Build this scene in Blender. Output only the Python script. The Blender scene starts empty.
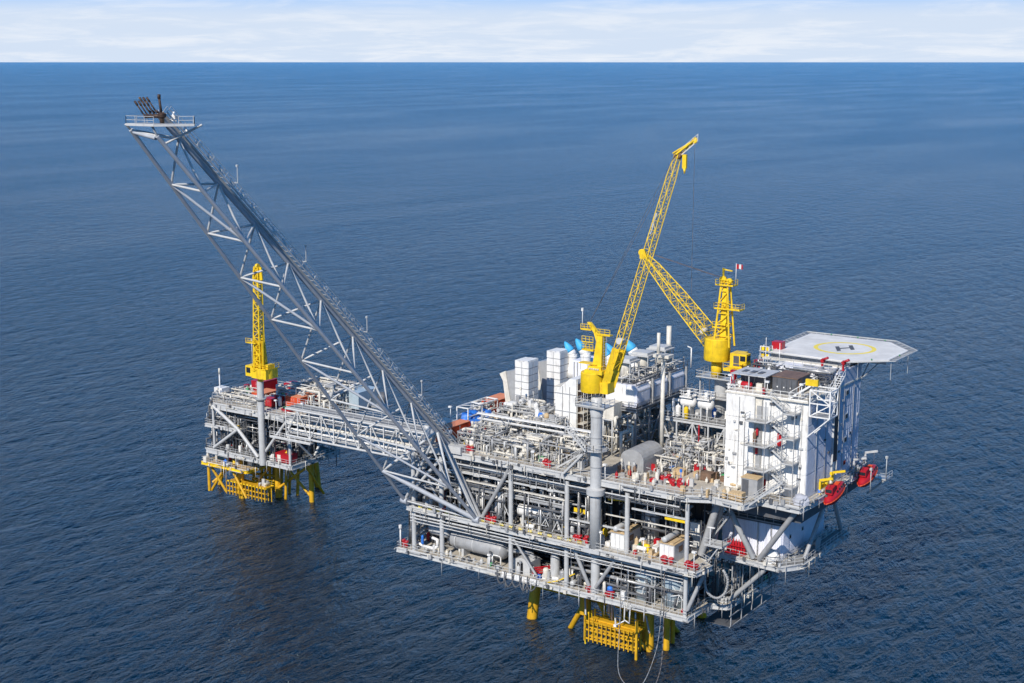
import bpy, bmesh, math, random
from mathutils import Vector, Quaternion, Matrix
R = math.radians
scene = bpy.context.scene
C = scene.collection

# ------------------------------------------------------------------ camera
cam_d = bpy.data.cameras.new('camera')
cam = bpy.data.objects.new('camera', cam_d); C.objects.link(cam)
cam.location = (99.361, -194.408, 100.0)
cam.rotation_euler = (R(90 - 11.118), 0, R(34.5))
cam_d.sensor_width = 36.0
cam_d.lens = 50.0
cam_d.clip_start = 1.0
cam_d.clip_end = 2000000
scene.camera = cam
scene.render.resolution_x = 1024
scene.render.resolution_y = 683

# ------------------------------------------------------------------ light
SUN = Vector((0.085, -0.78, 0.62)).normalized()      # towards the sun
sun_d = bpy.data.lights.new('sun', 'SUN')
sun_d.energy = 5.0
sun_d.angle = R(0.53)
sun_d.color = (1.0, 0.945, 0.87)
sun = bpy.data.objects.new('sun', sun_d); C.objects.link(sun)
sun.rotation_euler = SUN.to_track_quat('Z', 'Y').to_euler()
sun.location = (0, -100, 200)

w = bpy.data.worlds.new('World'); scene.world = w; w.use_nodes = True
nt = w.node_tree; nt.nodes.clear()
def N(t, kind, **kw):
    n = t.nodes.new(kind)
    for k, v in kw.items():
        if k in n.inputs.keys() if hasattr(n.inputs, 'keys') else False:
            n.inputs[k].default_value = v
        else:
            setattr(n, k, v)
    return n
out = N(nt, 'ShaderNodeOutputWorld')
sky = N(nt, 'ShaderNodeTexSky')
sky.sky_type = 'NISHITA'; sky.sun_disc = False
sky.sun_elevation = math.asin(SUN.z)
sky.sun_rotation = math.atan2(SUN.x, SUN.y)
sky.altitude = 100; sky.air_density = 1.0; sky.dust_density = 0.0; sky.ozone_density = 6.0
bg = N(nt, 'ShaderNodeBackground'); bg.inputs['Strength'].default_value = 0.06
tint = N(nt, 'ShaderNodeMix', data_type='RGBA'); tint.blend_type = 'MULTIPLY'; tint.inputs[0].default_value = 1.0; tint.inputs[7].default_value = (0.47, 0.86, 1.36, 1)
nt.links.new(sky.outputs[0], tint.inputs[6]); nt.links.new(tint.outputs[2], bg.inputs[0])
# clouds: a flat layer seen from below, thinning out overhead, plus a pale veil low down
tc = N(nt, 'ShaderNodeTexCoord')
sp = N(nt, 'ShaderNodeSeparateXYZ'); nt.links.new(tc.outputs['Generated'], sp.inputs[0])
def M(t, op, a, b=None, c=None, clamp=False):
    n = t.nodes.new('ShaderNodeMath'); n.operation = op; n.use_clamp = clamp
    for i, v in enumerate((a, b, c)):
        if v is None: continue
        if hasattr(v, 'is_linked') or hasattr(v, 'links'): t.links.new(v, n.inputs[i])
        else: n.inputs[i].default_value = v
    return n.outputs[0]
zc = M(nt, 'MAXIMUM', sp.outputs[2], 0.0)
den = M(nt, 'ADD', zc, 0.11)
cx_ = M(nt, 'DIVIDE', sp.outputs[0], den); cy_ = M(nt, 'DIVIDE', sp.outputs[1], den)
cv = N(nt, 'ShaderNodeCombineXYZ'); nt.links.new(cx_, cv.inputs[0]); nt.links.new(cy_, cv.inputs[1]); nt.links.new(M(nt, 'MULTIPLY', zc, 26.0), cv.inputs[2])
n1 = N(nt, 'ShaderNodeTexNoise'); n1.inputs['Scale'].default_value = 1.9; n1.inputs['Detail'].default_value = 9; n1.inputs['Roughness'].default_value = 0.62
n1.inputs['Distortion'].default_value = 0.4
nt.links.new(cv.outputs[0], n1.inputs['Vector'])
mr = N(nt, 'ShaderNodeMapRange'); mr.interpolation_type = 'SMOOTHSTEP'
mr.inputs['From Min'].default_value = 0.42; mr.inputs['From Max'].default_value = 0.68
nt.links.new(n1.outputs[0], mr.inputs['Value'])
veil = N(nt, 'ShaderNodeMapRange'); veil.inputs['From Min'].default_value = 0.025; veil.inputs['From Max'].default_value = 0.065
veil.inputs['To Min'].default_value = 1.0; veil.inputs['To Max'].default_value = 0.0; veil.interpolation_type = 'SMOOTHERSTEP'
nt.links.new(zc, veil.inputs['Value'])
bgv = N(nt, 'ShaderNodeBackground'); bgv.inputs['Color'].default_value = (0.66, 0.765, 0.92, 1); bgv.inputs['Strength'].default_value = 1.0
blue = N(nt, 'ShaderNodeMapRange'); blue.inputs['From Min'].default_value = 0.05; blue.inputs['From Max'].default_value = 0.75; blue.inputs['To Min'].default_value = 0.95; blue.inputs['To Max'].default_value = 0.0
nt.links.new(zc, blue.inputs['Value'])
bgb = N(nt, 'ShaderNodeBackground'); bgb.inputs['Color'].default_value = (0.055, 0.45, 1.12, 1); bgb.inputs['Strength'].default_value = 1.0
mixb = N(nt, 'ShaderNodeMixShader'); nt.links.new(blue.outputs[0], mixb.inputs[0]); nt.links.new(bg.outputs[0], mixb.inputs[1]); nt.links.new(bgb.outputs[0], mixb.inputs[2])
mixv = N(nt, 'ShaderNodeMixShader'); nt.links.new(veil.outputs[0], mixv.inputs[0]); nt.links.new(mixb.outputs[0], mixv.inputs[1]); nt.links.new(bgv.outputs[0], mixv.inputs[2])
bgc = N(nt, 'ShaderNodeBackground'); bgc.inputs['Color'].default_value = (0.90, 0.93, 0.98, 1); bgc.inputs['Strength'].default_value = 1.0
fade = N(nt, 'ShaderNodeMapRange'); fade.inputs['From Min'].default_value = 0.0; fade.inputs['From Max'].default_value = 0.08
fade.inputs['To Min'].default_value = 0.72; fade.inputs['To Max'].default_value = 0.03
nt.links.new(zc, fade.inputs['Value'])
cf = M(nt, 'MULTIPLY', mr.outputs[0], fade.outputs[0])
mixc = N(nt, 'ShaderNodeMixShader'); nt.links.new(cf, mixc.inputs[0]); nt.links.new(mixv.outputs[0], mixc.inputs[1]); nt.links.new(bgc.outputs[0], mixc.inputs[2])
nt.links.new(mixc.outputs[0], out.inputs[0])

vs = scene.view_settings
vs.view_transform = 'Standard'; vs.look = 'None'; vs.exposure = 0.0; vs.gamma = 1.0; vs.use_curve_mapping = False

# ------------------------------------------------------------------ materials
def steel(name, col, rough=0.5, metal=0.0, var=0.18, scale=0.9, rust=0.0, bump=0.0, dirt=(0.16, 0.11, 0.07)):
    m = bpy.data.materials.new(name); m.use_nodes = True
    t = m.node_tree; b = t.nodes['Principled BSDF']
    b.inputs['Roughness'].default_value = rough; b.inputs['Metallic'].default_value = metal
    g = N(t, 'ShaderNodeNewGeometry')
    no = N(t, 'ShaderNodeTexNoise'); no.inputs['Scale'].default_value = scale; no.inputs['Detail'].default_value = 6; no.inputs['Roughness'].default_value = 0.65
    t.links.new(g.outputs['Position'], no.inputs['Vector'])
    mp = N(t, 'ShaderNodeMapping'); mp.inputs['Scale'].default_value = (1.6, 1.6, 0.22)
    t.links.new(g.outputs['Position'], mp.inputs['Vector'])
    n2 = N(t, 'ShaderNodeTexNoise'); n2.inputs['Scale'].default_value = 1.4; n2.inputs['Detail'].default_value = 5
    t.links.new(mp.outputs[0], n2.inputs['Vector'])
    r1 = N(t, 'ShaderNodeMapRange'); r1.inputs['From Min'].default_value = 0.3; r1.inputs['From Max'].default_value = 0.7
    r1.inputs['To Min'].default_value = 1 - var; r1.inputs['To Max'].default_value = 1 + var * 0.4
    t.links.new(no.outputs[0], r1.inputs['Value'])
    vm = N(t, 'ShaderNodeVectorMath', operation='SCALE'); vm.inputs[0].default_value = col[:3]
    t.links.new(r1.outputs[0], vm.inputs['Scale'])
    r2 = N(t, 'ShaderNodeMapRange'); r2.inputs['From Min'].default_value = 0.56; r2.inputs['From Max'].default_value = 0.74
    r2.inputs['To Max'].default_value = rust
    t.links.new(n2.outputs[0], r2.inputs['Value'])
    mx = N(t, 'ShaderNodeMix', data_type='RGBA'); t.links.new(r2.outputs[0], mx.inputs[0]); t.links.new(vm.outputs[0], mx.inputs[6])
    mx.inputs[7].default_value = (*dirt, 1)
    t.links.new(mx.outputs[2], b.inputs['Base Color'])
    if bump:
        bp = N(t, 'ShaderNodeBump'); bp.inputs['Strength'].default_value = bump; bp.inputs['Distance'].default_value = 0.05
        t.links.new(no.outputs[0], bp.inputs['Height']); t.links.new(bp.outputs[0], b.inputs['Normal'])
    return m
MT = dict(
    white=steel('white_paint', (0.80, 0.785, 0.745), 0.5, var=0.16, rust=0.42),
    cream=steel('cream_paint', (0.70, 0.655, 0.56), 0.5, var=0.25, rust=0.4),
    lgrey=steel('light_grey_paint', (0.52, 0.52, 0.505), 0.45, var=0.15, rust=0.25),
    grey=steel('grey_paint', (0.35, 0.352, 0.35), 0.45, var=0.2, rust=0.25),
    galv=steel('galvanised_steel', (0.47, 0.465, 0.45), 0.38, metal=0.35, var=0.3, scale=2.0, rust=0.2),
    boom=steel('boom_grey_paint', (0.42, 0.44, 0.47), 0.42, var=0.12, rust=0.12),
    dark=steel('dark_grey_steel', (0.10, 0.105, 0.115), 0.55, var=0.3, rust=0.3),
    black=steel('near_black_fill', (0.02, 0.021, 0.024), 0.6, var=0.3),  # also carries the painted interior shade behind the open decks
    deck=steel('tan_deck_coating', (0.50, 0.455, 0.375), 0.8, var=0.32, scale=0.55, rust=0.5, bump=0.3, dirt=(0.2, 0.15, 0.10)),
    deckd=steel('grey_deck_coating', (0.27, 0.27, 0.26), 0.8, var=0.35, scale=0.6, rust=0.4, bump=0.3),
    yellow=steel('yellow_paint', (0.88, 0.585, 0.015), 0.5, var=0.25, rust=0.42, dirt=(0.42, 0.22, 0.05)),
    legy=steel('jacket_yellow_paint', (0.70, 0.39, 0.015), 0.5, var=0.3, scale=0.6, rust=0.45, dirt=(0.20, 0.09, 0.02)),
    red=steel('red_paint', (0.42, 0.010, 0.018), 0.4, var=0.15, rust=0.1),
    orange=steel('orange_red_paint', (0.62, 0.075, 0.02), 0.5, var=0.15, rust=0.3, dirt=(0.35, 0.16, 0.08)),
    roofor=steel('faded_orange_paint', (0.72, 0.25, 0.11), 0.6, var=0.2, rust=0.4, dirt=(0.5, 0.33, 0.22)),
    blue=steel('blue_tarpaulin', (0.03, 0.19, 0.66), 0.5, var=0.3, bump=0.5),
    cyan=steel('sky_blue_cover', (0.06, 0.42, 0.74), 0.6, var=0.25, scale=1.4),
    green=steel('green_paint', (0.05, 0.28, 0.10), 0.5),
    brown=steel('brown_steel', (0.20, 0.12, 0.075), 0.6, var=0.4, scale=1.5, rust=0.3, dirt=(0.05, 0.03, 0.02)),
    rust=steel('scorched_steel', (0.075, 0.045, 0.032), 0.6, metal=0.3, var=0.6, scale=2.5, rust=0.7, dirt=(0.42, 0.27, 0.12)),
    tank=steel('blue_grey_tank_paint', (0.40, 0.49, 0.54), 0.35, var=0.2, rust=0.15),
    lilac=steel('cool_white_panel', (0.74, 0.745, 0.80), 0.45, var=0.08, rust=0.15),
    sidep=steel('shaded_side_cladding', (0.50, 0.54, 0.62), 0.5, var=0.14, rust=0.35),  # white block's side wall, its bluish shade put into the colour
    wood=steel('pale_timber', (0.58, 0.42, 0.23), 0.75, var=0.3, scale=3),
    glass=steel('dark_window_glass', (0.02, 0.025, 0.03), 0.08, var=0.1),
    heli=steel('helideck_white_coating', (0.70, 0.69, 0.655), 0.75, var=0.2, scale=0.3, rust=0.5, dirt=(0.55, 0.50, 0.43)),
    paintg=steel('grey_marking_paint', (0.09, 0.095, 0.10), 0.7, var=0.2),
    painty=steel('yellow_marking_paint', (0.85, 0.68, 0.10), 0.7, var=0.15),
    cloth=steel('grey_sheet', (0.42, 0.43, 0.47), 0.7, var=0.2, bump=0.6),
    rope=steel('wire_rope', (0.14, 0.12, 0.11), 0.5),
    hose=steel('pale_hose', (0.30, 0.30, 0.29), 0.45, var=0.2),
    skin=steel('orange_coverall', (0.75, 0.20, 0.03), 0.8),
)

# ------------------------------------------------------------------ builders
WL = {}      # object -> world location of its origin
def wl(o):
    return WL.get(o.name, Vector((0, 0, 0)))
def thing(name, label, cat, loc=(0, 0, 0), group=None):
    o = bpy.data.objects.new(name, None); C.objects.link(o)
    o.empty_display_size = 0.5
    o.location = loc; WL[o.name] = Vector(loc)
    o['label'] = label; o['category'] = cat
    if group: o['group'] = group
    return o
class MB:
    def __init__(s): s.v = []; s.f = []; s.sm = []
    def quadbox(s, P, smooth=False):
        i = len(s.v); s.v += [tuple(p) for p in P]
        for f in ((0, 3, 2, 1), (4, 5, 6, 7), (0, 1, 5, 4), (1, 2, 6, 5), (2, 3, 7, 6), (3, 0, 4, 7)):
            s.f.append(tuple(i + k for k in f)); s.sm.append(False)
        return s
    def box(s, x0, x1, y0, y1, z0, z1):
        return s.quadbox([(x0, y0, z0), (x1, y0, z0), (x1, y1, z0), (x0, y1, z0), (x0, y0, z1), (x1, y0, z1), (x1, y1, z1), (x0, y1, z1)])
    def bar(s, a, b, w, h=None):
        a = Vector(a); b = Vector(b); h = h or w
        d = (b - a).normalized(); u = d.cross(Vector((0, 0, 1)))
        if u.length < 1e-3: u = Vector((1, 0, 0))
        u.normalize(); v = u.cross(d).normalized(); u = u * w / 2; v = v * h / 2
        return s.quadbox([a - u - v, a + u - v, a + u + v, a - u + v, b - u - v, b + u - v, b + u + v, b - u + v])
    def tube(s, a, b, r, n=6, r2=None, caps=True):
        a = Vector(a); b = Vector(b); r2 = r if r2 is None else r2
        d = b - a
        if d.length < 1e-5: return s
        d.normalize(); u = d.orthogonal().normalized(); v = d.cross(u)
        i = len(s.v)
        for p, q in ((a, r), (b, r2)):
            for k in range(n):
                t = 2 * math.pi * k / n
                s.v.append(tuple(p + (u * math.cos(t) + v * math.sin(t)) * q))
        for k in range(n):
            s.f.append((i + k, i + (k + 1) % n, i + n + (k + 1) % n, i + n + k)); s.sm.append(True)
        if caps:
            s.f.append(tuple(i + k for k in reversed(range(n)))); s.sm.append(False)
            s.f.append(tuple(i + n + k for k in range(n))); s.sm.append(False)
        return s
    def path(s, pts, r, n=6):
        pts = [Vector(p) for p in pts]
        for k in range(len(pts) - 1):
            a, b = pts[k], pts[k + 1]
            d = (b - a)
            if d.length < 1e-4: continue
            d.normalize()
            s.tube(a - d * (r * 0.6 if k else 0), b + d * (r * 0.6 if k < len(pts) - 2 else 0), r, n)
        return s
    def lathe(s, base, axis, prof, n=16):
        base = Vector(base); d = Vector(axis).normalized(); u = d.orthogonal().normalized(); v = d.cross(u)
        P = [prof[0]]; brk = set()          # sharp corners get a doubled ring so that they stay crisp
        for k in range(1, len(prof)):
            P.append(prof[k])
            if k < len(prof) - 1:
                a1 = math.atan2(prof[k][0] - prof[k - 1][0], prof[k][1] - prof[k - 1][1]); a2 = math.atan2(prof[k + 1][0] - prof[k][0], prof[k + 1][1] - prof[k][1])
                if abs(a1 - a2) > 0.6: brk.add(len(P) - 1); P.append(prof[k])
        prof = P
        i = len(s.v); m = len(prof)
        for (r, t) in prof:
            for k in range(n):
                an = 2 * math.pi * k / n
                s.v.append(tuple(base + d * t + (u * math.cos(an) + v * math.sin(an)) * max(r, 0.001)))
        for j in range(m - 1):
            if j in brk: continue
            for k in range(n):
                s.f.append((i + j * n + k, i + j * n + (k + 1) % n, i + (j + 1) * n + (k + 1) % n, i + (j + 1) * n + k)); s.sm.append(True)
        s.f.append(tuple(i + k for k in reversed(range(n)))); s.sm.append(False)
        s.f.append(tuple(i + (m - 1) * n + k for k in range(n))); s.sm.append(False)
        return s
    def vessel(s, a, b, r, n=16):
        a = Vector(a); b = Vector(b); L = (b - a).length; e = min(r * 0.55, L * 0.3)
        return s.lathe(a, b - a, [(0, 0), (r * .5, e * .13), (r * .85, e * .5), (r, e), (r, L - e), (r * .85, L - e * .5), (r * .5, L - e * .13), (0, L)], n)
    def prism(s, poly, z0, z1):
        i = len(s.v); n = len(poly)
        s.v += [(x, y, z0) for x, y in poly] + [(x, y, z1) for x, y in poly]
        s.f.append(tuple(i + k for k in reversed(range(n)))); s.sm.append(False)
        s.f.append(tuple(i + n + k for k in range(n))); s.sm.append(False)
        for k in range(n):
            s.f.append((i + k, i + (k + 1) % n, i + n + (k + 1) % n, i + n + k)); s.sm.append(False)
        return s
    def extr(s, poly3, off):
        i = len(s.v); n = len(poly3); off = Vector(off)
        s.v += [tuple(Vector(p)) for p in poly3] + [tuple(Vector(p) + off) for p in poly3]
        s.f.append(tuple(i + k for k in reversed(range(n)))); s.sm.append(False)
        s.f.append(tuple(i + n + k for k in range(n))); s.sm.append(False)
        for k in range(n):
            s.f.append((i + k, i + (k + 1) % n, i + n + (k + 1) % n, i + n + k)); s.sm.append(False)
        return s
    def build(s, name, mat, parent=None, kind=None, label=None, cat=None, group=None, fixn=False):
        if not s.v: return None
        o0 = wl(parent) if parent else Vector((0, 0, 0))
        me = bpy.data.meshes.new(name)
        me.from_pydata([(x - o0.x, y - o0.y, z - o0.z) for x, y, z in s.v], [], s.f)
        me.polygons.foreach_set('use_smooth', s.sm)
        if fixn:
            bm = bmesh.new(); bm.from_mesh(me); bmesh.ops.recalc_face_normals(bm, faces=bm.faces); bm.to_mesh(me); bm.free()
        me.materials.append(MT[mat] if isinstance(mat, str) else mat)
        o = bpy.data.objects.new(name, me); C.objects.link(o)
        if parent:
            o.parent = parent; WL[o.name] = o0.copy()
        if kind: o['kind'] = kind
        if label: o['label'] = label
        if cat: o['category'] = cat
        if group: o['group'] = group
        return o
_cyl = {}
def member(parent, name, a, b, r, mat='grey', n=10, label=None):
    """one tubular member, its own object, sharing a unit cylinder"""
    key = (mat, n)
    if key not in _cyl:
        mb = MB(); mb.tube((0, 0, -0.5), (0, 0, 0.5), 1.0, n)
        me = bpy.data.meshes.new('tube'); me.from_pydata(mb.v, [], mb.f); me.polygons.foreach_set('use_smooth', mb.sm)
        me.materials.append(MT[mat]); _cyl[key] = me
    a = Vector(a); b = Vector(b)
    o = bpy.data.objects.new(name, _cyl[key]); C.objects.link(o)
    o.rotation_mode = 'QUATERNION'
    o.rotation_quaternion = (b - a).to_track_quat('Z', 'Y')
    o.scale = (r, r, (b - a).length); o.location = (a + b) / 2 - wl(parent)
    o.parent = parent
    if label: o['label'] = label
    return o
_box = {}
def beam(parent, name, a, b, w, h=None, mat='grey', label=None):
    """one straight square beam, sharing a unit cube"""
    h = h or w
    if mat not in _box:
        mb = MB(); mb.box(-.5, .5, -.5, .5, -.5, .5)
        me = bpy.data.meshes.new('bar'); me.from_pydata(mb.v, [], mb.f); me.materials.append(MT[mat]); _box[mat] = me
    a = Vector(a); b = Vector(b); d = (b - a).normalized()
    u = Vector((0, 0, 1)).cross(d)
    if u.length < 1e-3: u = Vector((1, 0, 0))
    u.normalize(); v = d.cross(u)
    o = bpy.data.objects.new(name, _box[mat]); C.objects.link(o)
    o.rotation_mode = 'QUATERNION'
    o.rotation_quaternion = Matrix((u, v, d)).transposed().to_quaternion()
    o.scale = (w, h, (b - a).length); o.location = (a + b) / 2 - wl(parent); o.parent = parent
    if label: o['label'] = label
    return o
def rail_mb(pts, z=None, h=1.15, step=1.6, mb=None, r=0.035):
    mb = mb or MB()
    for k in range(len(pts) - 1):
        a = Vector(pts[k]); b = Vector(pts[k + 1]); L = (b - a).length; n = max(1, round(L / step))
        for i in range(n + 1):
            p = a.lerp(b, i / n); mb.bar(p, p + Vector((0, 0, h)), r * 2)
        for hh in (h, h * 0.55): mb.bar(a + Vector((0, 0, hh)), b + Vector((0, 0, hh)), r * 1.8)
        mb.bar(a + Vector((0, 0, .08)), b + Vector((0, 0, .08)), r, 0.16)
    return mb
def railing(parent, pts, mat='lgrey', **k):
    return rail_mb(pts, **k).build('railing', mat, parent)
def stair_mb(a, b, w, side, mb=None):
    """flight from a up to b, width w along vector side"""
    mb = mb or MB(); a = Vector(a); b = Vector(b); s = Vector(side).normalized() * w
    for o_ in (Vector((0, 0, 0)), s):
        mb.bar(a + o_, b + o_, 0.08, 0.28); mb.bar(a + o_ + Vector((0, 0, 1)), b + o_ + Vector((0, 0, 1)), 0.06)
        for k in range(4):
            p = a.lerp(b, k / 3) + o_; mb.bar(p, p + Vector((0, 0, 1)), 0.05)
    n = max(3, int(abs(b.z - a.z) / 0.28))
    for k in range(n):
        p = a.lerp(b, (k + .5) / n); mb.bar(p, p + s, 0.26, 0.05)
    return mb
rnd = random.Random(7)

def pipework(seed, x0, x1, y0, y1, z0, z1, n, rmin=0.06, rmax=0.20):
    """orthogonal process piping: returns three mesh builders (pale, grey, cream) """
    q = random.Random(seed); mbs = [MB(), MB(), MB()]
    for _ in range(n):
        mb = mbs[q.choice((0, 0, 1, 1, 2))]; r = rmin + (rmax - rmin) * q.random() ** 2.2
        x = q.uniform(x0, x1); y = q.uniform(y0, y1); z = q.uniform(z0, z1)
        pts = [(x, y, z0)] if q.random() < .6 else []
        pts.append((x, y, z))
        ax = q.choice((0, 0, 1))
        for _k in range(q.choice((1, 2, 2, 3, 4))):
            if ax == 0: x = min(x1, max(x0, x + q.choice((-1, 1)) * q.uniform(.8, (x1 - x0) * .6 + 1)))
            elif ax == 1: y = min(y1, max(y0, y + q.choice((-1, 1)) * q.uniform(.8, (y1 - y0) * .5 + 1)))
            else: z = min(z1, max(z0 + .2, z + q.choice((-1, 1)) * q.uniform(.5, (z1 - z0) * .7)))
            pts.append((x, y, z)); ax = q.choice([k for k in (0, 1, 2) if k != ax])
        if q.random() < .45: pts.append((x, y, z0))
        mb.path(pts, r, 6)
        if q.random() < .6:       # flanges and a valve with a hand wheel
            k = q.randrange(len(pts) - 1); a = Vector(pts[k]); b = Vector(pts[k + 1]); 
            if (b - a).length > .6:
                d = (b - a).normalized(); c = a.lerp(b, q.uniform(.3, .7))
                for s_ in (-1, 1): mb.tube(c + d * (s_ * r * 1.6 - .04), c + d * (s_ * r * 1.6 + .04), r * 1.8, 8)
                mb.tube(c - d * r, c + d * r, r * 1.5, 8)
                up = Vector((0, 0, 1)) if abs(d.z) < .5 else Vector((0, -1, 0))
                mb.tube(c, c + up * r * 3.4, r * .35, 5); mb.tube(c + up * r * 3.2, c + up * r * 3.5, r * 1.5, 8)
    return mbs
def add_pipework(parent, seed, box, n, rmin=.06, rmax=.2):
    pal = ('cream', 'grey', 'lgrey') if seed > 70 or 40 <= seed < 50 else ('galv', 'dark', 'dark')  # mostly dark runs put the deck interior's shade into the pipe colour
    for mb, m in zip(pipework(seed, *box, n, rmin, rmax), pal):
        mb.build('pipework', m, parent, kind='stuff')
def clutter(parent, seed, box, n, mats=('cream', 'lgrey', 'white', 'grey', 'galv'), big=1.0, frac_red=.05):
    """small pumps, filters, cabinets, junction boxes: each an individual part"""
    q = random.Random(seed); x0, x1, y0, y1, z0 = box
    for _ in range(n):
        x = q.uniform(x0, x1); y = q.uniform(y0, y1); k = q.random(); m = q.choice(mats); mb = MB()
        if q.random() < frac_red: m = q.choice(('red', 'red', 'yellow', 'green', 'blue'))
        if k < .35:
            a, b, c = (q.uniform(.4, 1.2) * big for _i in range(3)); mb.box(x - a / 2, x + a / 2, y - b / 2, y + b / 2, z0 + .1, z0 + .1 + c * 1.3)
            mb.box(x - a / 2 - .05, x + a / 2 + .05, y - b / 2 - .05, y + b / 2 + .05, z0, z0 + .1); mb.box(x - a * .3, x + a * .3, y - b / 2 - .03, y - b / 2, z0 + .3, z0 + c)
            nm = 'cabinet'
        elif k < .6:
            r = q.uniform(.25, .6) * big; h = q.uniform(1.0, 2.6) * big
            mb.lathe((x, y, z0), (0, 0, 1), [(r * .6, 0), (r * .6, .2), (r, .25), (r, h - .2), (r * .7, h), (r * .2, h + .05), (r * .2, h + .3)], 10); nm = 'filter_vessel'
        elif k < .85:
            r = q.uniform(.2, .5) * big; L = q.uniform(.8, 2.2) * big; d = Vector(q.choice(((1, 0, 0), (0, 1, 0))))
            p = Vector((x, y, z0 + r + .25)); mb.vessel(p - d * L / 2, p + d * L / 2, r, 10)
            for s_ in (-.3, .3):
                c = p + d * L * s_; mb.box(c.x - .1, c.x + .1, c.y - .1, c.y + .1, z0, z0 + r + .3)
            nm = 'pump'
        else:
            h = q.uniform(1.6, 3.0); mb.tube((x, y, z0), (x, y, z0 + h), .06, 6); mb.box(x - .2, x + .2, y - .12, y + .12, z0 + h - .5, z0 + h); nm = 'instrument_post'
        mb.build(nm, m, parent)
def frame(parent, x0, x1, y0, y1, z0, z1, nx, ny, mat='galv', w=.16, levels=(), xbrace=True, names=('frame_post', 'frame_beam', 'frame_brace'), floor=None):
    xs = [x0 + (x1 - x0) * i / nx for i in range(nx + 1)]; ys = [y0 + (y1 - y0) * i / ny for i in range(ny + 1)]
    for i, x in enumerate(xs):
        for j, y in enumerate(ys): beam(parent, names[0], (x, y, z0), (x, y, z1), w, w, mat)
    for z in list(levels) + [z1]:
        for y in ys: beam(parent, names[1], (x0 - w, y, z), (x1 + w, y, z), w * .98, w * 1.3, mat)
        for x in xs: beam(parent, names[1], (x, y0 + w / 2, z), (x, y1 - w / 2, z), w * .9, w * 1.1, mat)
        if floor:
            MB().box(x0, x1, y0, y1, z + w * .7, z + w * .7 + .05).build('grating', floor, parent)
    if xbrace:
        for i in range(nx):
            a, b = (z0, z1) if i % 2 else (z1, z0)
            beam(parent, names[2], (xs[i], y0, a), (xs[i + 1], y0, b), w * .7, w * .7, mat)
        for j in range(ny):
            a, b = (z0, z1) if j % 2 else (z1, z0)
            beam(parent, names[2], (x1, ys[j], a), (x1, ys[j + 1], b), w * .7, w * .7, mat)

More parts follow.
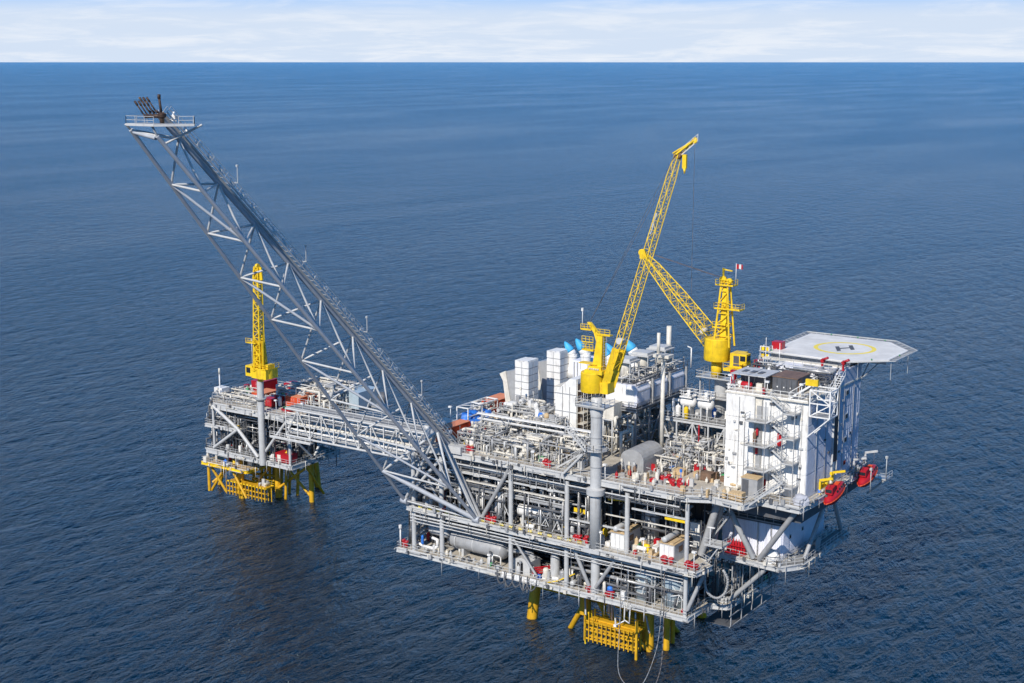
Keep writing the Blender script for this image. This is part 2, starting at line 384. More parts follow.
# ------------------------------------------------------------------ sea
def make_sea():
    m = bpy.data.materials.new('sea_water'); m.use_nodes = True
    t = m.node_tree; b = t.nodes['Principled BSDF']
    b.inputs['IOR'].default_value = 1.333; b.inputs['Roughness'].default_value = 0.27; b.inputs['Specular IOR Level'].default_value = 0.5; b.inputs['Specular Tint'].default_value = (0.70, 0.90, 1.0, 1)
    b.inputs['Base Color'].default_value = (0.0008, 0.0125, 0.0290, 1)
    g = N(t, 'ShaderNodeNewGeometry')
    def noise(rot, sc, scale, detail, rough=.5, dist=0.0):
        mp = N(t, 'ShaderNodeMapping'); mp.inputs['Rotation'].default_value = (0, 0, R(rot)); mp.inputs['Scale'].default_value = sc
        t.links.new(g.outputs['Position'], mp.inputs['Vector'])
        n = N(t, 'ShaderNodeTexNoise'); n.inputs['Scale'].default_value = scale; n.inputs['Detail'].default_value = detail; n.inputs['Roughness'].default_value = rough
        n.inputs['Distortion'].default_value = dist
        t.links.new(mp.outputs[0], n.inputs['Vector']); return n.outputs[0]
    def ridge(o, k):      # sharp crests
        a = M(t, 'SUBTRACT', o, 0.5); a = M(t, 'ABSOLUTE', a); a = M(t, 'MULTIPLY', a, -2 * k); return a
    swell = noise(-50, (1, 0.40, 1), 0.055, 3, .6)
    mid = noise(-44, (1, 0.42, 1), 0.17, 4, .55, .4)
    chop = noise(-36, (1, 0.45, 1), 0.46, 5, .62, .5)
    fine = noise(-60, (1, 0.7, 1), 1.7, 4, .6)
    gust = noise(-70, (1, 0.30, 1), 0.0045, 4, .6, .8)
    da = N(t, 'ShaderNodeVectorMath', operation='DOT_PRODUCT'); da.inputs[1].default_value = (0.824, 0.566, 0); t.links.new(g.outputs['Position'], da.inputs[0])
    db = N(t, 'ShaderNodeVectorMath', operation='DOT_PRODUCT'); db.inputs[1].default_value = (-0.566 * .22, 0.824 * .22, 0); t.links.new(g.outputs['Position'], db.inputs[0])
    cc = N(t, 'ShaderNodeCombineXYZ'); t.links.new(da.outputs['Value'], cc.inputs[0]); t.links.new(db.outputs['Value'], cc.inputs[1])
    cr = N(t, 'ShaderNodeTexNoise'); cr.inputs['Scale'].default_value = .20; cr.inputs['Detail'].default_value = 5; cr.inputs['Roughness'].default_value = .7; t.links.new(cc.outputs[0], cr.inputs['Vector'])
    h = M(t, 'MULTIPLY', cr.outputs[0], 2.0)
    h = M(t, 'ADD', h, M(t, 'MULTIPLY', swell, .7))
    h = M(t, 'ADD', h, M(t, 'MULTIPLY', mid, 2.0))
    h = M(t, 'ADD', h, ridge(mid, .5))
    h = M(t, 'ADD', h, ridge(chop, 1.0))
    h = M(t, 'ADD', h, M(t, 'MULTIPLY', chop, 1.1))
    h = M(t, 'ADD', h, M(t, 'MULTIPLY', fine, 0.10))
    rg = N(t, 'ShaderNodeMapRange'); rg.inputs['From Min'].default_value = .35; rg.inputs['From Max'].default_value = .65
    rg.inputs['To Min'].default_value = .16; rg.inputs['To Max'].default_value = .20
    t.links.new(gust, rg.inputs['Value']); t.links.new(rg.outputs[0], b.inputs['Roughness'])
    bp = N(t, 'ShaderNodeBump'); bp.inputs['Strength'].default_value = 1.0; bp.inputs['Distance'].default_value = 1.0
    t.links.new(h, bp.inputs['Height']); t.links.new(bp.outputs[0], b.inputs['Normal'])
    mb = MB(); S = 600000
    mb.v = [(-S, -S, 0), (S, -S, 0), (S, S, 0), (-S, S, 0)]; mb.f = [(0, 1, 2, 3)]; mb.sm = [False]
    mb.build('sea', m, kind='structure')
make_sea()
# ================================================================== PRODUCTION PLATFORM
ZL, ZM, ZT = 12.0, 20.5, 32.3
pf = thing('production_platform', 'large grey steel production platform with three stacked decks on yellow legs', 'oil platform', (-28, 15, 0))
def deck(parent, name, poly, z, th, mat, edge='lgrey', rail=True, label=None, girders=True, gx1=None, gy1=None):
    d = MB().prism(poly, z - 0.12, z).build(name, mat, parent, label=label)
    n = len(poly); em = MB()
    for k in range(n):
        a = poly[k]; b = poly[(k + 1) % n]
        A = Vector((a[0], a[1], z - th / 2 - .06)); B = Vector((b[0], b[1], z - th / 2 - .06))
        em.bar(A, B, 0.22, th); em.bar(A + Vector((0, 0, th / 2)), B + Vector((0, 0, th / 2)), .5, .1); em.bar(A - Vector((0, 0, th / 2)), B - Vector((0, 0, th / 2)), .5, .1)
        nst = max(1, int((B - A).length / 1.9))
        for i_ in range(nst): p_ = A.lerp(B, (i_ + .5) / nst); em.bar(p_ - Vector((0, 0, th / 2)), p_ + Vector((0, 0, th / 2)), .4, .12)
    em.build('edge_girder', edge, d)
    if len(poly) > 4 or poly[0][0] < -100:
        q = random.Random(int(z * 7 + len(poly))); mbs = {'lgrey': MB(), 'dark': MB(), 'cream': MB(), 'grey': MB()}
        for k in range(n):
            a = Vector(poly[k]); b = Vector(poly[(k + 1) % n]); L = (b - a).length; nr = Vector(((b - a).y, -(b - a).x)) / max(L, .01)
            for _ in range(int(L * 1.1)):
                p = a.lerp(b, q.random()) + nr * q.uniform(.28, .5); mb = mbs[q.choice(list(mbs))]; zz = z - q.uniform(-.2, th * 1.2); c_ = q.random()
                if c_ < .4: w_ = q.uniform(.1, .35); mb.box(p.x - w_, p.x + w_, p.y - .15, p.y + .15, zz, zz + q.uniform(.2, .8))
                elif c_ < .7: h_ = q.uniform(.8, 2.6); mb.tube((p.x, p.y, zz - h_), (p.x, p.y, zz + .4), q.uniform(.04, .1), 5)
                else: e = (b - a) / L * q.uniform(1, 4); mb.tube((p.x, p.y, zz), (min(max(p.x + e.x, min(a.x, b.x) - .4), max(a.x, b.x) + .5), min(max(p.y + e.y, min(a.y, b.y) - .5), max(a.y, b.y) + .4), zz), q.uniform(.04, .1), 5)
        for m_, mb in mbs.items(): mb.build('edge_fittings', m_, d, kind='stuff')
    if girders:
        gm = MB(); x0 = min(p[0] for p in poly); x1 = max(p[0] for p in poly); y0 = min(p[1] for p in poly) + .6; y1 = max(p[1] for p in poly) - .3
        x1 = gx1 if gx1 is not None else x1; y0 = max(y0, .6); y1 = gy1 or y1
        x = x0 + 3
        while x < x1 - 1: gm.box(x - .12, x + .12, y0, y1, z - th, z - .13); x += 3.1
        y = y0 + 3
        while y < y1: gm.box(x0 + .3, x1 - .3, y - .1, y + .1, z - th * .8, z - .14); y += 4.2
        gm.build('deck_beams', 'grey', d, kind='stuff')
    if rail:
        railing(d, [(p[0], p[1], z) for p in poly] + [(poly[0][0], poly[0][1], z)], 'lgrey')
    return d
lower = deck(pf, 'lower_deck', [(-60, 0), (0, 0), (0, 7.5), (3, 8.5), (3.6, 27), (-60, 27)], ZL, .65, 'deck', gx1=-.2)
mid = deck(pf, 'middle_deck', [(-57.5, 0), (2, -1.4), (2.6, 3), (-.4, 5), (-.4, 9.4), (11.4, 8.4), (12, 30), (-.4, 30), (-.4, 27), (-57.5, 27)], ZM, .65, 'deck', gx1=-.6, gy1=26.8)
ext = deck(pf, 'side_platform', [(11.8, 8.0), (14.6, 11.8), (14.6, 31), (12.4, 31), (12.4, 12), (11.8, 12)], ZM + .1, .7, 'deckd', girders=False)
top = deck(pf, 'main_deck', [(-57, 5), (-54, .1), (-1.2, 0), (2.8, 2.0), (8.7, 1.2), (9.6, 5.2), (16.6, 4.6), (17, 12), (16.6, 33), (-2, 33), (-2, 44), (-57, 44)], ZT, .85, 'deck', edge='lgrey', gx1=-1.5, gy1=43)
MB().box(3.0, 15.8, 7.2, 32.6, 28.9, 31.1).build('under_deck_box', 'dark', pf)
# columns
fx = [(-56.4, ZL, 30.9), (-50, ZL, 30.9), (-34.9, ZL, 30.9), (-23.4, ZL, 30.9), (-11.7, ZM, 30.9), (-.7, ZL, 30.9)]
for x, a, b in fx:
    member(pf, 'column', (x, .6, a), (x, .6, b), .42 if x < -.8 else .36, 'lgrey', 12)
for x in (-56.4, -50, -37, -23.4, -13, 1.5):
    for y in (14.2, 26.5): member(pf, 'column', (x, y, ZL), (x, y, 30.9), .5, 'grey', 12)
member(pf, 'column', (-18, 1.2, ZL), (-18, 1.2, ZM - .7), .8, 'lgrey', 16)
B_ = [((-41, .5, 21.2), (-35.2, .5, 31), .36), ((-41.4, .5, 21.2), (-47.3, .5, 31), .36), ((-21.9, .4, 19.4), (-18.9, .6, 13.2), .33), ((-13.4, .4, 19.4), (-17.6, .6, 13.2), .33),
      ((1.9, 2.2, 19.6), (-.3, .6, 13.0), .34), ((-50.1, .9, 21), (-56, .9, 30.6), .25), ((-34.9, .5, 19.3), (-29.3, .5, 12.6), .22), ((-56.4, .6, 12.6), (-59.3, 6, 19.2), .25),
      ((2.2, 7.6, 30.6), (7.2, 8.8, 21), .45), ((15.0, 6.4, 30.6), (8.2, 8.9, 21), .45), ((-.3, 5, 21.2), (2.4, 5.2, 30.6), .6), ((-.2, 9, 21.2), (2.8, 6, 30.6), .45),
      ((3.2, 9, 13), (9.4, 9.4, 19.6), .4), ((14.2, 13, 21), (14.8, 21, 30.4), .35), ((14.2, 29, 21), (14.8, 22, 30.4), .35), ((3.4, 26, 12.4), (11, 26, 19.6), .35),
      ((-57.3, 4, 21), (-57.3, 15, 30.6), .35), ((-57.3, 26, 21), (-57.3, 15, 30.6), .35), ((-60, 4, 12.5), (-57.6, 14, 19.8), .3)]
for a, b, r in B_: member(pf, 'brace', a, b, r, 'grey', 12)
# black sheets behind the open front: interior shade put into their colour
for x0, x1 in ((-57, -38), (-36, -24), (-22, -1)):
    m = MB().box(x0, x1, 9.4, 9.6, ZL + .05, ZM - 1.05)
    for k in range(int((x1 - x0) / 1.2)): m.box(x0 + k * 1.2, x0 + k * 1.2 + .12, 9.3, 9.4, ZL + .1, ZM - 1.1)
    m.build('dark_backing', 'black', pf)
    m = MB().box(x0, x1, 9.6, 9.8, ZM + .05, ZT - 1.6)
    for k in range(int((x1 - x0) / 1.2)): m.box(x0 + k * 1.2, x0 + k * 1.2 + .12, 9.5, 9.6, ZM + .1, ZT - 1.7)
    m.build('dark_backing', 'black', pf)
# mezzanine between middle and main deck
mz = MB().box(-49, -24, 1.6, 11, 25.9, 26.05).build('mezzanine', 'deckd', pf)
mm = MB()
for y in (1.6, 6, 11): mm.bar((-49, y, 25.7), (-24, y, 25.7), .2, .35)
for x in range(-49, -23, 5): mm.bar((x, 1.7, 25.65), (x, 10.9, 25.65), .18, .3)
for x in range(-49, -23, 5): mm.bar((x, 1.8, 26), (x, 1.8, 31), .14)
mm.build('mezzanine_beams', 'galv', mz); railing(mz, [(-49, 1.5, 26.05), (-24, 1.5, 26.05)])
for z, x0, x1 in ((28.6, -49, -24), (29.8, -49, -12), (24.2, -24, -12), (28.2, -11, -1)):
    beam(pf, 'cross_beam', (x0, .9, z), (x1, .9, z), .22, .3, 'lgrey')
for x0, x1 in ((-45, -24), (-16, -8), (-10, -1.5)):
    beam(pf, 'cross_beam', (x0, 1.0, 27.2 if x0 < -20 else 26.3), (x1, 1.0, 27.2 if x0 < -20 else 26.3), .16, .2, 'cream')
beam(pf, 'crane_beam', (-23.2, 2.6, 25.4), (-19.6, 2.6, 25.2), .25, .7, 'yellow')
beam(pf, 'crane_beam', (-17.0, 3.4, 28.2), (-12.2, 3.6, 28.7), .25, .6, 'yellow')
beam(pf, 'crane_beam', (-5, 1.2, 27.7), (-.9, 1.2, 27.7), .25, .6, 'yellow')
# process piping inside the open decks
add_pipework(pf, 11, (-56.5, -37, 1.2, 11.2, ZM, 30.4), 230, .07, .28)
add_pipework(pf, 12, (-36, -20, 1.2, 11.2, ZM, 30.4), 190, .07, .26)
add_pipework(pf, 13, (-17, -1, 6, 11, ZM, 30.4), 60, .07, .25)
add_pipework(pf, 14, (-56, -24, 5.5, 12, ZL, 19.3), 130, .07, .3)
add_pipework(pf, 15, (-24, -1, 1.6, 12, ZL, 19.3), 120, .07, .3)
add_pipework(pf, 16, (-59, -56.8, 3, 26, ZM, 30.4), 60, .07, .25)
add_pipework(pf, 17, (-59.4, -57, 3, 26, ZL, 19.3), 50, .07, .25)
add_pipework(pf, 18, (-56, -2, .6, 1.8, 17.6, 19.4), 60, .06, .15)
add_pipework(pf, 19, (-56, -2, .6, 2.0, 29.0, 30.8), 60, .06, .15)
add_pipework(pf, 20, (.2, 3.2, 9, 26, ZL, 19.3), 60, .06, .2)
clutter(pf, 21, (-56, -24, .8, 5, ZM), 60, frac_red=.14); clutter(pf, 22, (-47, -25, 2.2, 9, 26.1), 34, frac_red=.05)
clutter(pf, 28, (-24, -15.5, 1, 6, ZM), 16, frac_red=.1); clutter(pf, 29, (-11.5, -6.2, .8, 6, ZM), 18, mats=('cream', 'white', 'wood'), frac_red=.1); clutter(pf, 30, (-56, -37, .6, 2.2, ZL), 22, mats=('cream', 'lgrey', 'dark'), big=.6, frac_red=.1); clutter(pf, 23, (-36, -24, .8, 6, ZL), 26, frac_red=.1); clutter(pf, 24, (-16, -6, 1.2, 7, ZM), 10, frac_red=.2); clutter(pf, 25, (-23, -12, .8, 5, ZL), 22, frac_red=.2)
clutter(pf, 26, (.5, 3, 9, 26, ZL), 12, frac_red=.5)
clutter(pf, 27, (-59, -57, 2, 25, ZL), 8, frac_red=.2)
# service pipes along the deck edge, and trays added to shade the bays
for z, r in ((18.9, .16), (18.3, .12), (17.7, .1)):
    member(pf, 'service_pipe', (-57, .25, z), (-1, .25, z), r, 'lgrey', 8)
for z, r in ((30.2, .14),): member(pf, 'service_pipe', (-53, .35, z), (-2, .35, z), r, 'lgrey', 8)
ym = MB()
for x in range(-56, -20, 1): ym.box(x, x + .85, .12, .2, 20.6, 20.95) if x % 2 else None
ym.build('hazard_kickplate', 'painty', mid)
for z, x0, x1, y0, y1 in ((29.3, -48, -24, 1.0, 3.6), (28.3, -22.8, -12.4, 4.2, 7), (29.2, -11, -1.6, 1.6, 4.4), (18.0, -56, -36, 1.0, 3.0), (18.2, -34, -24, 1.2, 4.0), (18.2, -22.6, -1.4, 1.0, 2.6), (24.0, -56, -50.6, 1.2, 3.6)):
    m = MB().box(x0, x1, y0, y1, z, z + .06).box(x0, x1, y0, y0 + .05, z, z + .3).box(x0, x1, y1 - .05, y1, z, z + .3)
    q = random.Random(int(z * 10)); yy = y0 + .15
    while yy < y1 - .2: m.tube((x0, yy, z + .16), (x1, yy, z + .16), q.uniform(.05, .1), 5); yy += q.uniform(.2, .4)
    m.build('shading_tray', 'grey', pf)
# hanging frames below the main deck
for x in (-47, -43, -31, -27.5, -16, -8, -4.5):
    m = MB(); m.bar((x, .7, 30.8), (x, .7, 28.4), .1); m.bar((x + 1.3, .7, 30.8), (x + 1.3, .7, 28.4), .1); m.bar((x, .7, 28.4), (x + 1.3, .7, 28.4), .1)
    m.build('pipe_hanger', 'lgrey', pf)
# jacket
def jacket_leg(parent, p0, p1, r, mat='legy'):
    return member(parent, 'jacket_leg', p0, p1, r, mat, 20)
for a, b in (((-37.4, 10.4, -4), (-36.2, 11.4, ZL - 1)), ((-12.6, 10.4, -4), (-13.4, 11.4, ZL - 1)), ((-37.4, 30, -4), (-36.2, 28, ZL - 1)), ((-11.6, 29.8, -4), (-12.4, 26, ZL - 1))):
    jacket_leg(pf, a, b, 1.0 if a[0] < -20 else 1.0)
member(pf, 'jacket_leg', (-24.6, 8.2, 4.4), (-24.4, 8.6, ZL - 1), .75, 'legy', 16)
for a, b, r in (((-36.4, 10.9, 6.4), (-13.4, 10.9, 6.4), .55), ((-24.6, 9, 6.4), (-29.4, 11, -1), .5), ((-36.3, 11, 8), (-36.3, 29, 8), .5), ((-13, 11, 8), (-12.3, 27.6, 8), .5),
                ((-24.5, 11, 7.6), (-19, 11, .4), .3), ((-36, 28.5, 8), (-13, 28.5, 8), .5), ((-13, 12, 8), (-12, 21, -1), .45), ((-11.2, 9.8, -1), (-15, 7.5, 4), .35)):
    member(pf, 'jacket_brace', a, b, r, 'legy', 14)
for k, (x, y) in enumerate(((-21.5, 13), (-19.4, 13.4), (-17.4, 13), (-15.6, 13.6), (-21, 17), (-18.6, 17.4), (-16.4, 17), (-9.9, 11.8), (-25, 16), (-27, 14), (-10.4, 15))):
    member(pf, 'riser', (x, y, -3), (x, y, ZL - 1), .42 if k != 7 else .6, 'legy', 12)
member(pf, 'riser', (-20.2, 9.6, 5), (-20.2, 9.6, ZL - 1), .3, 'galv', 10); member(pf, 'riser', (-19, 8.6, 4), (-19, 8.6, ZL - 1), .22, 'galv', 10)
# boat landing: yellow cage of vertical fenders
bl = MB().box(-22.3, -12.4, 5.2, 8.6, 4.2, 4.4).build('boat_landing', 'legy', pf)
for z in (4.8, 3.2, 1.6): beam(bl, 'landing_beam', (-22.4, 5, z), (-12.3, 5, z), .2, .24, 'legy'); beam(bl, 'landing_beam', (-22.4, 6.6, z - .2), (-12.3, 6.6, z - .2), .2, .24, 'legy')
for k in range(12):
    x = -22.2 + k * .88; beam(bl, 'fender_bar', (x, 4.7, 1.2), (x, 4.7, 6.0 if k in (0, 1, 2) else 4.9), .17, .17, 'legy'); beam(bl, 'fender_bar', (x + .4, 6.6, 1.0), (x + .4, 6.6, 4.2), .22, .22, 'legy')
for k in range(4): beam(bl, 'fender_bar', (-22.4, 5.4 + k, .3), (-22.4, 5.4 + k, 5.8), .22, .22, 'yellow')
beam(bl, 'landing_post', (-12.0, 5, -1), (-12.0, 5, 7.0), .4, .4, 'legy')
railing(bl, [(-22.3, 8.6, 4.4), (-12.4, 8.6, 4.4)], 'yellow')
for a, b in (((-22.3, 5.2, 5.6), (-24.4, 8.4, 9)), ((-11.2, 8, 4), (-13, 10, 6)), ((-16, 5, 4.4), (-20, 10.4, 9.4))): member(bl, 'landing_brace', a, b, .16, 'lgrey', 8)
# zig-zag stair on the front of the production decks
sm = stair_mb((-23.6, -.9, ZT - 0.1), (-19.6, -.9, 36.4), .9, (0, 1, 0)); sm.build('stair', 'lgrey', top)
sm = stair_mb((-26.5, 2.2, ZT), (-22.0, 2.2, 35.2), .9, (0, 1, 0)); sm.build('stair', 'lgrey', top)
# hang-down frame at the far corner of the lower deck
f = MB()
for y in (9, 13, 17, 21, 25): f.bar((3.5, y, 8.2), (3.5, y, 12), .16); f.bar((3.5, y, 12), (3.5, y, 19), .18)
for z in (8.3, 10.2): f.bar((3.5, 8.5, z), (3.5, 25.5, z), .16)
f.build('hanging_walkway_frame', 'grey', pf)
MB().box(-1.5, 3.6, 9, 26, 8.1, 8.2).build('hanging_walkway', 'dark', pf)
# ================================================================== FLARE BOOM
fb = thing('flare_boom', 'long grey lattice boom leaning out over the sea with a burner tip on its end', 'flare boom', (-50, 0, 21))
Lb, Mb, Rb = Vector((-57.6, -.5, 21.6)), Vector((-41.6, -.3, 20.9)), Vector((-48.2, .6, 33.2))
Lt, Mt = Vector((-54.9, -62, 90.9)), Vector((-49.7, -62, 90.2))
nrm = Vector((0, .74, .67)); Rt = (Lt + Mt) / 2 + nrm * 3.6 + Vector((-.2, 0, 0))
for a, b, r, nm in ((Lb, Lt, .31, 0), (Mb, Mt, .31, 0), (Rb, Rt, .33, 0)): member(fb, 'chord', a, b, r, 'boom', 14)
# panel points measured along the boom
import itertools
ts = [0.0, .105, .222, .333, .447, .560, .668, .775, .885, 1.0]
LN = [Lb.lerp(Lt, t) for t in ts]; MN = [Mb.lerp(Mt, t) for t in ts]
RN = [Rb.lerp(Rt, (ts[k] + ts[k + 1]) / 2) for k in range(9)]
for k in range(10):
    member(fb, 'cross_member', LN[k], MN[k], .17, 'lgrey')
for k in range(9):
    for P in (LN[k], LN[k + 1], MN[k], MN[k + 1]): member(fb, 'diagonal', P, RN[k], .17 if k else .26, 'lgrey')
for k in (0, 2, 4, 6, 8)[::1]:
    pass
for k in (1, 3, 5, 7): member(fb, 'diagonal', LN[k + 1], MN[k], .2, 'boom')
member(fb, 'diagonal', LN[1], MN[0], .42, 'boom', 12)
# stubs at the heel
member(fb, 'heel_strut', Lb, (-57, 5, 27.8), .3, 'boom'); member(fb, 'heel_strut', Lb + Vector((0, 0, .3)), (-50, .6, 30.5), .32, 'lgrey')
member(fb, 'heel_strut', Mb, Rb, .3, 'lgrey'); member(fb, 'heel_strut', RN[0], (-41.6, 0, 21), .3, 'lgrey')
for P in (Lb, Mb): 
    m = MB().tube(P + Vector((-.7, 0, 0)), P + Vector((.7, 0, 0)), .62, 14); m.build('hinge', 'boom', fb)
MB().box(-48.6, -44.9, -.5, 1.7, 32.2, 33.5).build('heel_bracket', 'lgrey', fb)
# pipes and ladder way on the upper chord
dirv = (Rt - Rb).normalized()
offp = nrm * .6
for dx, r, m in ((-.5, .28, 'lgrey'), (.3, .16, 'lgrey'), (-1.0, .08, 'lgrey')):
    member(fb, 'flare_pipe', Rb + offp + Vector((dx, 0, 0)), Rt + offp + Vector((dx, 0, 0)), r, m, 12)
wx = .75
wm = MB(); A = Rb + nrm * .5 + Vector((wx, 0, 0)); Bp = Rt + nrm * .5 + Vector((wx, 0, 0))
for o_ in (0, .8): wm.bar(A + Vector((o_, 0, 0)), Bp + Vector((o_, 0, 0)), .12, .2)
L_ = (Bp - A).length; n = int(L_ / .6)
for k in range(0, n, 2): p = A.lerp(Bp, (k + .5) / n); wm.bar(p, p + Vector((.8, 0, 0)), .16, .05)
wm.build('walkway', 'lgrey', fb)
wr = MB()
for o_ in (0, .8):
    for h in (.55, 1.1): wr.bar(A + Vector((o_, 0, 0)) + nrm * h, Bp + Vector((o_, 0, 0)) + nrm * h, .045)
    for k in range(26): p = A.lerp(Bp, k / 25) + Vector((o_, 0, 0)); wr.bar(p, p + nrm * 1.1, .05)
wr.build('walkway_rail', 'lgrey', fb)
for k in range(30):
    p = Rb.lerp(Rt, (k + .6) / 30.5) + nrm * .75
    p = p + nrm * .95 + Vector((-.3, 0, 0)); m = MB(); m.bar(p + Vector((-1.2, 0, -.3)), p + Vector((.7, 0, -.3)), .16, .2); m.box(p.x - .1, p.x + .75, p.y - .3, p.y + .35, p.z - .1, p.z + .4); m.bar(p + Vector((.1, -.2, 0)), p + Vector((-.3, .4, .8)), .24)
    m.build('pipe_clamp', 'white', fb)
for k in (5, 11, 17, 23):
    p = Rb.lerp(Rt, k / 28) + nrm * 1 + Vector((2.6, 0, 0)); m = MB(); m.bar(p, p + Vector((0, 0, 2.4)), .09); m.bar(p + Vector((-.7, 0, 0)), p, .1); m.box(p.x - .15, p.x + .15, p.y - .15, p.y + .15, p.z + 2.3, p.z + 2.6); m.build('lamp', 'lgrey', fb)
# tip platform
tz = 91.7
tp = MB().prism([(-54.4, -63.2), (-48.9, -63.2), (-45.2, -59.4), (-46.0, -58.8), (-50.6, -60.6), (-54.4, -59.5)], tz, tz + .14).build('tip_platform', 'grey', fb)
em = MB(); tpp = [(-54.4, -63.2), (-48.9, -63.2), (-45.2, -59.4), (-46.0, -58.8), (-50.6, -60.6), (-54.4, -59.5)]
for k in range(6): a, b = tpp[k], tpp[(k + 1) % 6]; em.bar((*a, tz - .02), (*b, tz - .02), .16, .3)
em.build('platform_edge', 'lgrey', tp); railing(tp, [(-48.9, -63.2, tz), (-54.4, -63.2, tz), (-54.4, -59.5, tz)], 'lgrey', r=.03); railing(tp, [(-46.6, -60.9, tz), (-45.2, -59.4, tz), (-46.0, -58.8, tz)], 'lgrey')
for a, b in (((-45.0, -58.2, tz), (-49.7, -61, 89)), ((-54.9, -62.9, tz), Lt), ((-49.7, -62.9, tz), Mt)): member(fb, 'tip_strut', a, b, .16, 'lgrey')
member(fb, 'ring_pipe', Lt + Vector((.6, 0, -.3)), Mt + Vector((-.3, 0, -.3)), .28, 'boom')
# burner
bt = MB(); hx, hy, hz = -51.9, -60.2, 92.0
bt.lathe((hx + 1.3, hy, hz - .3), (0, 0, 1), [(.3, 0), (.32, .8), (.55, .95), (.6, 1.4), (.3, 1.6)], 12); bt.tube((hx + 1.3, hy, hz + .8), (hx - 1.9, hy - .2, hz + .7), .26, 10)
burner = bt.build('burner_manifold', 'rust', fb)
for k in range(7):
    r_ = k // 4; px = hx - 1.8 + (k % 4) * .75 + r_ * .4; a = Vector((px, hy + r_ * .5, hz + .7 + r_ * .5)); 
    m = MB(); m.tube(a, a + Vector((-.5, -.2, .4)), .16, 8, .1); m.tube(a + Vector((-.45, -.2, .35)), a + Vector((-1.5, -.5, 1.9)), .10, 8); m.tube(a + Vector((-1.2, -.42, 1.45)), a + Vector((-1.6, -.55, 2.05)), .15, 8); m.build('burner_nozzle', 'rust', fb)
m = MB(); m.tube((hx + 1.2, hy, hz + 1.3), (hx + .9, hy, hz + 3.3), .17, 8); m.tube((hx + .9, hy, hz + 3.1), (hx + .9, hy, hz + 3.7), .22, 10); m.build('pilot_burner', 'rust', fb)

# ================================================================== BRIDGE
br = thing('bridge', 'white lattice footbridge carrying pipes between the two platforms', 'bridge', (-85, 29, 19.5))
bx0, bx1, by0, by1, bz0, bz1 = -57.6, -113.0, 27.0, 31.2, 19.5, 25.6
nb = 8; xs = [bx0 + (bx1 - bx0) * i / nb for i in range(nb + 1)]
for y in (by0, by1):
    for z in (bz0, bz1): member(br, 'chord', (bx0, y, z), (bx1, y, z), .24, 'lgrey', 10)
    for i in range(nb + 1): 
        if i < nb:
            xm = (xs[i] + xs[i + 1]) / 2
            member(br, 'truss_diagonal', (xs[i], y, bz0), (xm, y, bz1), .13, 'lgrey', 8); member(br, 'truss_diagonal', (xs[i + 1], y, bz0), (xm, y, bz1), .13, 'lgrey', 8)
            member(br, 'truss_post', (xm, y, bz0), (xm, y, bz1), .10, 'white', 8)
        member(br, 'truss_post', (xs[i], y, bz0), (xs[i], y, bz1), .10, 'white', 8)
for i in range(nb + 1):
    for z in (bz0, bz1, 21.8, 23.4): beam(br, 'cross_beam', (xs[i], by0, z), (xs[i], by1, z), .2, .2, 'lgrey')
MB().box(bx1, bx0, by0 + .3, by1 - .3, bz1 + .15, bz1 + .25).build('walkway', 'deckd', br)
rm = MB()
for y in (by0 + .3, by1 - .3): rail_mb([(bx1, y, bz1 + .25), (bx0, y, bz1 + .25)], mb=rm, step=2.4)
rm.build('railing', 'lgrey', br)
for z, y, r, m in ((20.1, 27.6, .2, 'galv'), (20.2, 28.5, .3, 'lgrey'), (20.2, 29.5, .25, 'white'), (22.1, 27.5, .2, 'lgrey'), (22.2, 28.4, .28, 'cream'), (22.1, 29.6, .2, 'lgrey'), (23.7, 27.6, .2, 'galv'), (23.7, 28.8, .18, 'lgrey'), (24.6, 27.5, .12, 'white'), (21.2, 27.3, .12, 'white')):
    member(br, 'pipe', (bx0, y, z), (bx1, y, z), r, m, 8)
m = MB().box(-117, -105, 26.0, 27.0, 18.8, 19.0); m.bar((-117, 26, 18.9), (-105, 26, 18.9), .2, .4); br2 = m.build('side_landing', 'lgrey', br); railing(br2, [(-117, 26, 19), (-105, 26, 19)], 'white')

# ================================================================== WELLHEAD PLATFORM
wp = thing('wellhead_platform', 'smaller grey and yellow wellhead platform at the far end of the bridge', 'oil platform', (-126, 40, 0))
wl_ = deck(wp, 'lower_deck', [(-141.5, 30), (-114.6, 30), (-114.6, 46), (-141.5, 46)], 11.5, .9, 'deckd')
wm_ = deck(wp, 'middle_deck', [(-142, 30.4), (-131, 30.4), (-131, 44), (-142, 44)], 17.3, .6, 'deckd')
wt_ = deck(wp, 'main_deck', [(-139, 30), (-109, 30), (-109, 51.6), (-139, 51.6), (-142, 50), (-142, 33)], 22.7, 1.2, 'deck')
wy_ = deck(wp, 'yellow_deck', [(-142.6, 29.4), (-128, 29.4), (-128, 46), (-142.6, 46)], 8.3, .6, 'wood', edge='yellow')
MB().box(-139, -116, 40, 40.2, 11.6, 21.5).build('dark_backing', 'dark', wp)
for x, y, r in ((-123.2, 29.8, .0), (-139.2, 30.4, .3), (-115.3, 30.4, .32), (-115.3, 45.5, .35), (-139.2, 45.5, .35), (-110.5, 40, .3)):
    if r: member(wp, 'column', (x, y, 11.5 if x < -111 else 19), (x, y, 21.6), r, 'lgrey', 12)
member(wp, 'crane_pedestal', (-122.8, 29.4, 10.6), (-122.8, 29.4, 30.0), .76, 'lgrey', 20)
MB().lathe((-122.8, 29.4, 25.4), (0, 0, 1), [(.8, 0), (1.3, .5), (1.3, .7), (.8, .8)], 20).build('pedestal_collar', 'grey', wp)
